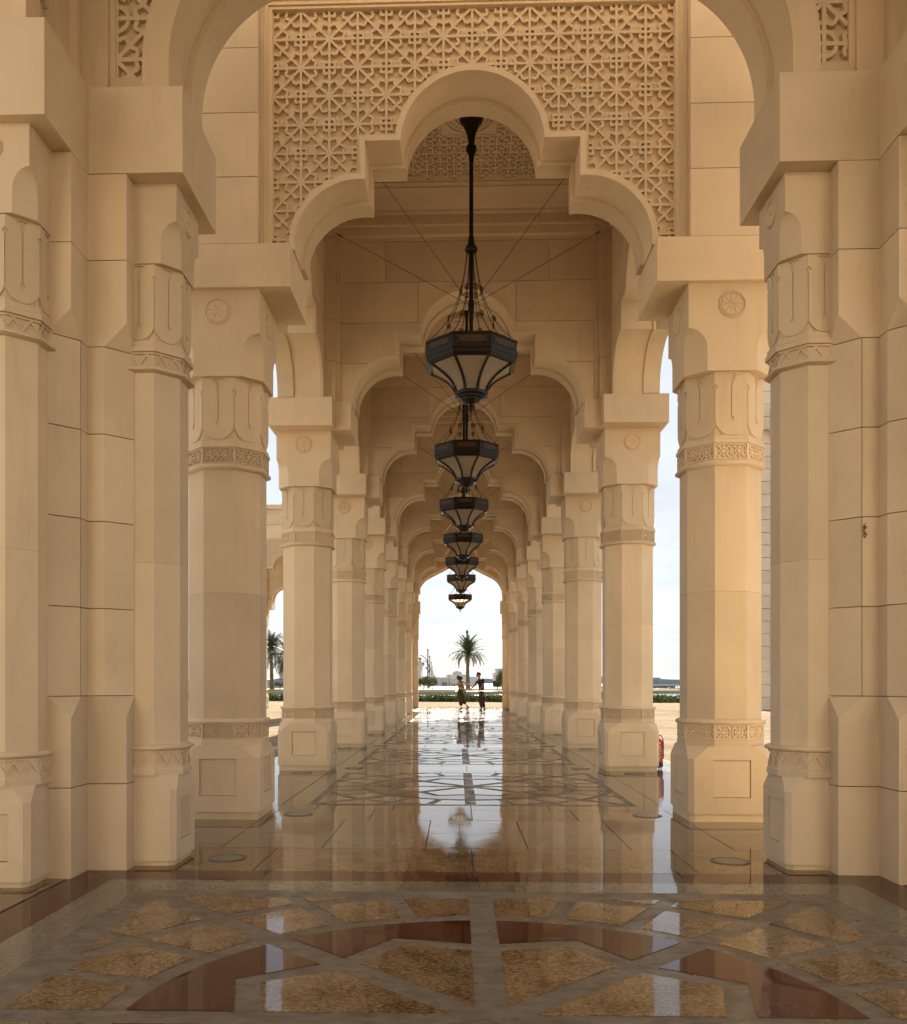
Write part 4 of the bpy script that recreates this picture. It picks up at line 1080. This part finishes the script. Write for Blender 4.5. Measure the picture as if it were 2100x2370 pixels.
def leaf_cloud(mb, rg, pts, size, n):
    for i in range(n):
        p = pts(rg); d = Vector((rg.gauss(0, 1), rg.gauss(0, 1), rg.gauss(.3, 1))).normalized(); u = d.cross(Vector((rg.gauss(0, 1), rg.gauss(0, 1), rg.gauss(0, 1)))).normalized()
        L = size * rg.uniform(.6, 1.3); b = len(mb.v); p = Vector(p)
        mb.v += [tuple(p), tuple(p + d * L * .5 + u * L * .28), tuple(p + d * L), tuple(p + d * L * .5 - u * L * .28)]; mb.f.append((b, b + 1, b + 2, b + 3))
# clipped hedge along the far edge of the paving, as separate shrubs
rg = random.Random(11)
ks = 0
def hedge_y(x): return 61.6 - .17 * x
HB = []
for v_ in range(4):
    mb = MB(); r2 = random.Random(40 + v_)
    for c in range(7):
        cx_, cz_ = r2.uniform(-.65, .65), r2.uniform(.14, .26)
        leaf_cloud(mb, r2, lambda g: (cx_ + g.gauss(0, .17), g.gauss(0, .28), max(.02, cz_ + abs(g.gauss(0, .13)) - .02)), .14, 170)
    leaf_cloud(mb, r2, lambda g: (g.uniform(-.9, .9), g.uniform(-.45, .45), g.uniform(.01, .40)), .15, 1300)
    HB.append(mb.mesh('foliage', 'leaf_hedge', norm=False))
STM = MB()
for i in range(6):
    STM.tube([(-.6 + i * .24, 0, 0), (-.6 + i * .24 + .05, .05, .25)], .012, 5)
STM = STM.mesh('stems', 'trunk')
for i in range(34):
    x = -27 + i * 1.62 + rg.uniform(-.1, .1)
    t = thing('hedge_shrub', 'low rounded green shrub in the clipped row along the far paving edge', 'shrub', (x, hedge_y(x), -.02), rg.choice((0, pi)) - .17, 'shrubs of the low hedge')
    s_ = rg.uniform(.9, 1.15)
    put('foliage', HB[i % 4], t, scale=(1, 1, s_)); put('stems', STM, t)

# ------------------------------------------------------------------ palms and small trees
def palm_meshes(seed, H, nf, L, droop):
    rg = random.Random(seed); tr = []
    for i in range(15):
        t = i / 14; r = .30 - .08 * t + (.10 * (1 - t) ** 6) + (.05 if i % 2 else 0) * .6
        tr.append(((.12 * sin(t * 2.2 + seed), .08 * sin(t * 3), H * t), r))
    mb = MB().tube([p for p, r in tr], [r for p, r in tr], 12); top = Vector(tr[-1][0])
    for i in range(60):
        a = rg.uniform(0, 6.28); z = H * rg.uniform(.86, 1.0); mb.tube([top + Vector((cos(a) * .22, sin(a) * .22, z - H)), top + Vector((cos(a) * .42, sin(a) * .42, z - H + .22))], [.06, .02], 4)
    trunk = mb.mesh('trunk', 'trunk', 40)
    green, dry = MB(), MB()
    for f in range(nf):
        q = f / nf; a = f * 2.399 + rg.uniform(-.2, .2); el = R(86) - q * R(droop) + rg.uniform(-.1, .1); LL = L * rg.uniform(.85, 1.1)
        mbx = dry if q > .88 else green
        p = Vector(top) + Vector((0, 0, -.15 - .35 * q)); pts = [p.copy()]; e = el; st = LL / 12
        for s_ in range(12):
            p = p + Vector((cos(a) * cos(e), sin(a) * cos(e), sin(e))) * st; pts.append(p.copy()); e -= (.055 + .055 * q) * (1 + s_ * .09)
        mbx.tube(pts, [.035 * (1 - i / 13) + .006 for i in range(13)], 4, caps=False)
        for i in range(1, 12):
            d = (pts[i + 1] - pts[i - 1]).normalized(); sd = d.cross(Vector((0, 0, 1)));
            if sd.length < .01: sd = Vector((cos(a + 1.57), sin(a + 1.57), 0))
            sd.normalize(); upv = sd.cross(d)
            for sub in (0, .33, .66):
                base = pts[i].lerp(pts[i + 1], sub) if i < 12 else pts[i]
                lw = LL * .17 * sin(pi * min(1, (i + sub) / 12.5) ** .8) + .06
                for sg in (-1, 1):
                    dir_ = (d * .75 + sd * sg * .75 + upv * rg.uniform(-.05, .35)).normalized() * lw * rg.uniform(.85, 1.15); dir_.z -= lw * .15
                    w_ = d * .055; b = len(mbx.v)
                    mbx.v += [tuple(base - w_), tuple(base + w_), tuple(base + dir_)]; mbx.f.append((b, b + 1, b + 2))
    return trunk, green.mesh('crown', 'leaf_palm', norm=False), dry.mesh('dry_fronds', 'leaf_dry', norm=False)
def palm(loc, seed, H, nf, L, droop, label):
    t = thing('palm_tree', label, 'palm tree', loc, random.Random(seed).uniform(0, 6), 'date palms on the far bank')
    a, b, c = palm_meshes(seed, H, nf, L, droop); put('trunk', a, t); put('crown', b, t); put('dry_fronds', c, t)
def X_at(px, Y): return ((px - 991.8) / 2085.5 - .0325) * Y * 1.0 - .1377
palm((X_at(1084, 150), 150, .1), 3, 6.3, 84, 3.7, 88, 'tall date palm standing behind the two walkers on the far bank')
palm((X_at(627, 145), 145, .1), 8, 6.6, 84, 3.7, 98, 'date palm left of the arcade with upright fronds, between the first two left columns')
palm((X_at(664, 138), 138, .1), 14, 5.2, 90, 3.8, 155, 'drooping date palm with dry hanging fronds, half behind the second left column')
def tree(loc, H, rad, seed, label):
    rg = random.Random(seed); t = thing('bush_tree', label, 'tree', loc, 0, 'small trees on the far bank')
    tr = MB().tube([(0, 0, 0), (.05, 0, H * .35), (0, .05, H * .6)], [.09, .07, .04], 6); br = []
    for i in range(7):
        a = i * .9; e = Vector((cos(a) * rad * .7, sin(a) * rad * .5, H * (.62 + .3 * rg.random()))); tr.tube([(0, 0, H * .4), e * .55 + Vector((0, 0, H * .22)), e], [.04, .03, .015], 5); br.append(e)
    put('trunk', tr.mesh('trunk', 'trunk'), t)
    mb = MB()
    for e in br: leaf_cloud(mb, rg, lambda g: (e.x + g.gauss(0, rad * .26), e.y + g.gauss(0, rad * .26), e.z + g.gauss(0, H * .09)), .22, 330)
    put('crown', mb.mesh('crown', 'leaf_tree', norm=False), t)
tree((X_at(981, 134), 134, .12), 1.9, 1.1, 4, 'flat-topped small tree left of the lamp posts')
tree((X_at(993, 138), 138, .12), 1.8, .9, 6, 'small tree among the lamp posts')
tree((X_at(1002, 150), 150, .12), 1.5, .6, 9, 'low dark bush right of the lamp posts')
tree((X_at(1162, 140), 140, .12), 2.9, .8, 12, 'small tree against the right-hand block at the arch jamb')
tree((X_at(1151, 142), 142, .12), 1.3, .55, 15, 'low bush in front of the right-hand block')
tree((X_at(646, 160), 160, .12), 1.2, 1.6, 18, 'low dark bushes beside the left palms')

# ------------------------------------------------------------------ lamp posts
lm = {}
Hh = 9.0
lm['post'] = MB().lathe([(.20, 0), (.20, .25), (.14, .35), (.19, .9), (.17, 2.5), (.24, 2.55), (.24, 2.65), (.16, 2.75), (.15, 5.3), (.23, 5.35), (.23, 5.5), (.14, 5.6), (.12, 8.2), (.10, 8.45), (.22, 8.6), (.23, 8.7), (.10, 8.82), (.02, 9.1)], 10).mesh('post', 'iron', 40)
def armpts(s): return [(s * (.05 + 1.75 * sin(t * pi / 2) ** 1.0 * t), 0, 5.45 + 2.0 * sin(t * pi / 2)) for t in [i / 10 for i in range(11)]]
lm['arm'] = MB().tube(armpts(-1), [.11 - .05 * i / 10 for i in range(11)], 7).tube([(-1.8, 0, 7.45), (-1.8, 0, 7.0)], .035, 5).mesh('arm', 'iron', 40)
lm['cap'] = MB().lathe([(.03, 7.0), (.14, 6.92), (.40, 6.76), (.45, 6.68), (.38, 6.62)], 8, (-1.8, 0)).lathe([(.17, 6.22), (.20, 6.2), (.13, 6.05), (.02, 5.9)], 8, (-1.8, 0)).mesh('lantern_cap', 'iron')
lm['glass'] = MB().lathe([(.38, 6.64), (.32, 6.42), (.18, 6.20)], 8, (-1.8, 0)).mesh('lantern_glass', 'frosted_glass')
def lamp(px, Y, zb, top_px, arm_=True, lab=''):
    s_ = (1.3 - zb + (1579.9 - top_px) * Y / 2085.5) / 9.1
    t = thing('lamp_post', lab, 'lamp post', (X_at(px, Y), Y, zb), 0, 'lamp posts on the far bank')
    t.scale = (s_, s_, s_)
    put('post', lm['post'], t)
    if arm_: put('arm', lm['arm'], t); put('lantern_cap', lm['cap'], t); put('lantern_glass', lm['glass'], t)
for i, (px, Y, tp) in enumerate(((990.7, 200, 1500), (995, 242, 1516), (998.5, 296, 1530), (1001.8, 360, 1541), (1005, 450, 1552), (1008.5, 540, 1559))):
    lamp(px, Y, .1, tp, True, f'curved iron lamp post with hanging lantern, {ORD[i]} in the receding row')
lamp(1040, 170, .1, 1560, False, 'slim lamp post in front of the domed pavilion')
lamp(1081.5, 152, .1, 1456, False, 'lamp post hidden behind the tall palm, its spire showing above the crown')

# ------------------------------------------------------------------ far buildings
def bpart(t, nm, mat, *boxes):
    mb = MB()
    for b in boxes: mb.box(*b)
    return put(nm, mb.mesh(nm, mat), t)
YD = 330
def zpx(py, Y): return 1.3 + (1579.9 - py) * Y / 2085.5
t = thing('domed_pavilion', 'pale domed pavilion with low wings on the far bank', 'building', (X_at(1059, YD), YD, 0))
bpart(t, 'wing', 'plaster_far', (-8.6, 6.5, 0, 14, -.3, zpx(1567.5, YD))); bpart(t, 'centre_block', 'plaster_far', (-4.0, 4.0, -1.2, 8, -.3, zpx(1563, YD)))
bpart(t, 'cornice', 'plaster_far', (-4.4, 4.4, -1.6, 8.4, zpx(1563, YD), zpx(1561.5, YD)))
bpart(t, 'end_pavilion', 'plaster_far', (4.6, 7.2, -1.5, 6, -.3, zpx(1566.5, YD)))
rr_ = 1.75 * 1.0
put('dome', MB().lathe([(1.9, zpx(1561.5, YD)), (1.85, zpx(1559, YD)), (1.6, zpx(1555.8, YD)), (1.1, zpx(1553.3, YD)), (.5, zpx(1552, YD)), (.08, zpx(1551, YD)), (.05, zpx(1548, YD)), (.01, zpx(1547, YD))], 20).mesh('dome', 'dome_tile', 40), t, (0, 2.5, 0), scale=(1.0, 1.0, 1.0))
bpart(t, 'drum', 'plaster_far', (-2.0, 2.0, .5, 4.5, zpx(1561.5, YD), zpx(1561, YD)))
bpart(t, 'doorway', 'window_dark', (-1.2, 1.2, -1.22, -1.1, -.2, zpx(1575, YD)))
t = thing('low_block', 'long grey low building left of the domed pavilion', 'building', (X_at(1020, 300), 300, 0))
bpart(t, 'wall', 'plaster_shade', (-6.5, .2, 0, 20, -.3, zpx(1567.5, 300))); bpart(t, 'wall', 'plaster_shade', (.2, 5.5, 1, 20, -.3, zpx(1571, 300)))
bpart(t, 'window', 'window_dark', (.5, 2.2, .95, 1.2, .1, zpx(1579, 300)))
bpart(t, 'parapet', 'plaster_far', (.2, 5.5, .8, 1.6, zpx(1571, 300), zpx(1568.5, 300)))
t = thing('tower_block', 'tall plain block cut by the left arch jamb', 'building', (X_at(970, 260), 260, 0))
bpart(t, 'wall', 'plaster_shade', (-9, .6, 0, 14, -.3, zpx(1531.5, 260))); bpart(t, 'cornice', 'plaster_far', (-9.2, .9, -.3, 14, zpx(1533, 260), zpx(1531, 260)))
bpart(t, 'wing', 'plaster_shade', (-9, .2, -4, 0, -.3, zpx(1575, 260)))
for i in range(2): bpart(t, 'window', 'window_dark', (-6 + i * 3, -5 + i * 3, -.05, .2, 3, 5))
t = thing('corner_block', 'pale block with cornice at the right arch jamb', 'building', (X_at(1155, 250), 250, 0))
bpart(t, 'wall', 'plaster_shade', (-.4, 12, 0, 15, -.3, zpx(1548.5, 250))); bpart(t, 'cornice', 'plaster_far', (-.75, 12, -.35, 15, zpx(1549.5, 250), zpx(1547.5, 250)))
bpart(t, 'wing', 'plaster_far', (-1.3, -.4, 0, 12, -.3, zpx(1557, 250)))
bpart(t, 'window', 'window_dark', (3, 4.2, -.05, .1, 2, 3.6))
# sea wall on the left and islands on the horizon
t = thing('sea_wall', 'long grey wall on the far shore left of the arcade', 'wall', (X_at(640, 190), 190, 0))
bpart(t, 'wall', 'wall_grey', (-40, 22, 0, 1, -.4, zpx(1579.5, 190))); bpart(t, 'coping', 'plaster_far', (-40, 22, -.15, 1.15, zpx(1579.5, 190), zpx(1578.6, 190)))
isl = MB(); r3 = random.Random(21)
top = [(-900, 0)]; x = -900
while x < 1000:
    x += r3.uniform(8, 30); top.append((x, r3.uniform(5, 13)))
top.append((1000, 0))
isl.prism_xz(top, 1700, 1760)
put('island', isl.mesh('island', 'island'), kind='structure', loc=(40, 0, -.4))
t = thing('waterfront_hall', 'stepped hall, coloured blue-grey for haze, on the far shore right of the second right column', 'building', (X_at(1512, 620), 620, 0))
bpart(t, 'main_block', 'island', (-20, 3.7, 0, 30, -.4, zpx(1568.5, 620))); bpart(t, 'middle_block', 'island', (3.7, 7.3, 1, 30, -.4, zpx(1575, 620)))
bpart(t, 'low_block', 'island', (7.3, 60, 2, 30, -.4, zpx(1579, 620))); bpart(t, 'upper_roof', 'plaster_far', (-20, 3.4, -.2, .2, zpx(1574, 620), zpx(1573, 620)))
bpart(t, 'flagpole', 'plaster_far', (3.3, 3.6, -1, -.7, -.4, zpx(1573, 620)))
bk = MB(); r4 = random.Random(31)
for i in range(150):
    x = -30 + i * .6 + r4.uniform(-.3, .3); s_ = r4.uniform(.35, .8); z = r4.uniform(-.3, .25)
    bk.loft([[(x + s_ * (1.0 if k == 0 else .6) * cos(2 * pi * q / 6 + i), r4.uniform(-.4, .4) + s_ * sin(2 * pi * q / 6 + i), z + s_ * .5 * k) for q in range(6)] for k in range(2)])
put('breakwater', bk.mesh('breakwater', 'rock'), None, (X_at(1540, 178), 178, -.1), label='low dark rock breakwater across the water on the right', cat='breakwater')
t = thing('jetty_roof', 'long low grey shelter on the breakwater', 'shelter', (X_at(1540, 182), 182, 0))
bpart(t, 'roof', 'wall_grey', (-8, 2.5, 0, 3, .62, .9)); bpart(t, 'wall', 'wall_grey', (-8, 1.8, .6, 2.6, -.3, .62))
for i in range(5): bpart(t, 'post', 'rock', (-7.6 + i * 2.4, -7.5 + i * 2.4, .05, .15, -.3, .62))

# ------------------------------------------------------------------ palace block on the right, left wing of the far crossing
t = thing('palace_corner', 'tall pale stone block with coursed corner pilaster, beyond the right columns', 'building', (0, 0, 0))
px0 = X_at(1762, 43.2)
bpart(t, 'core', 'coursed_far', (px0 + .05, px0 + 30, 43.3, 52, 0, 24)); bpart(t, 'cornice', 'stone_far', (px0 - .4, px0 + 30.5, 42.6, 52.4, 24, 25.2))
for i in range(3):
    bpart(t, 'window', 'window_dark', (px0 + 9 + i * 7, px0 + 11.4 + i * 7, 43.2, 43.32, 3, 11)); bpart(t, 'window_frame', 'stone_far', (px0 + 8.6 + i * 7, px0 + 11.8 + i * 7, 43.05, 43.35, 11, 11.5), (px0 + 8.6 + i * 7, px0 + 9 + i * 7, 43.05, 43.35, 2.6, 11), (px0 + 11.4 + i * 7, px0 + 11.8 + i * 7, 43.05, 43.35, 2.6, 11))
rows_ = [0] + [.02 + .602 * i for i in range(1, 41)]
for i in range(40):
    z0, z1 = .602 * i + .012, .602 * (i + 1) - .012
    if 4 <= i <= 21:
        for xa, xb, yf in ((px0 - .55, px0 + .42, 43.22), (px0 + .44, px0 + 1.6, 43.0), (px0 + 1.62, px0 + 4, 43.0)): bpart(t, 'stone_block', 'stone_far', (xa, xb - .012, yf, 43.4, z0, z1))
    else:
        for xa, xb in ((px0 - .3, px0 + 1.6), (px0 + 1.62, px0 + 4)): bpart(t, 'stone_block', 'stone_far', (xa, xb, 43.0, 43.4, z0, z1))
bpart(t, 'bracket', 'stone_far', (px0 + .18, px0 + 4, 42.3, 43.1, zpx(1008, 42.6), zpx(948, 42.6)))
# wing
WX = -7.74
for sx in (-1, 1):
    for sy in (-1, 1):
        place_column(BIGP, (WX + sx * BAY / 2, XC[1] + sy * CX, 0), f"octagonal column of the left wing, {'front' if sy < 0 else 'back'} {'outer' if sx < 0 else 'inner'} one", 'columns of the left wing', IMP['mid', sx > 0])
lattice_wall('lattice_arch', (WX, XC[1] - CX, 0), 0, 'lattice-carved arch wall of the separate left wing seen between the columns', 'lattice arches', panels=False)
lobed_wall('cross_arch', (WX, XC[1] + CX, 0), 0, 'plain lobed arch at the back of the left wing', 'lobed cross arches')
wp = MB()
for sd in (-1, 1): wp.box(WX + min(sd * 2.07, sd * 2.8), WX + max(sd * 2.07, sd * 2.8), XC[1] - CX - .36, XC[1] - CX + .3, 5.41, 8.36); wp.box(WX + min(sd * 2.07, sd * 2.8), WX + max(sd * 2.07, sd * 2.8), XC[1] + CX - .3, XC[1] + CX + .33, 5.41, 8.36)
wp.box(WX - 2.9, WX + 2.9, XC[1] - CX - .42, XC[1] + CX + .4, 8.362, 9.02); wp.box(WX - 3.0, WX + 3.0, XC[1] - CX - .52, XC[1] + CX + .5, 9.022, 9.22)
put('wing_parapet', wp.mesh('wing_parapet', 'stone'), label='plain parapet and corner walls of the left wing', cat='wall')

# ------------------------------------------------------------------ unseen palace front, added behind the viewer to bounce warm sunlight
t = thing('bounce_front', 'long cream palace front with pilasters, added unseen behind the viewer to bounce sunlight', 'building', (0, -62, 0))
bpart(t, 'wall', 'stone_far', (-60, 60, -8, 0, -.02, 21)); bpart(t, 'cornice', 'stone_far', (-60.5, 60.5, -8.5, .6, 21, 22)); bpart(t, 'plinth', 'stone_far', (-60.2, 60.2, -.5, .35, -.015, 1.6))
for i in range(13): bpart(t, 'pilaster', 'stone_far', (-55.2 + i * 9, -53.8 + i * 9, 0, .5, 1.6, 20.4))
for i in range(12):
    w_ = put('window', MB().prism_xz([(-1.4, 3.5), (1.4, 3.5), (1.4, 10), (1.0, 11.4), (0, 12.4), (-1.0, 11.4), (-1.4, 10)], -.05, .06).mesh('window', 'window_dark'), t, (-49.5 + i * 9, 0, 0))
    bpart(t, 'sill', 'stone_far', (-51.3 + i * 9, -47.7 + i * 9, 0, .45, 3.2, 3.5))
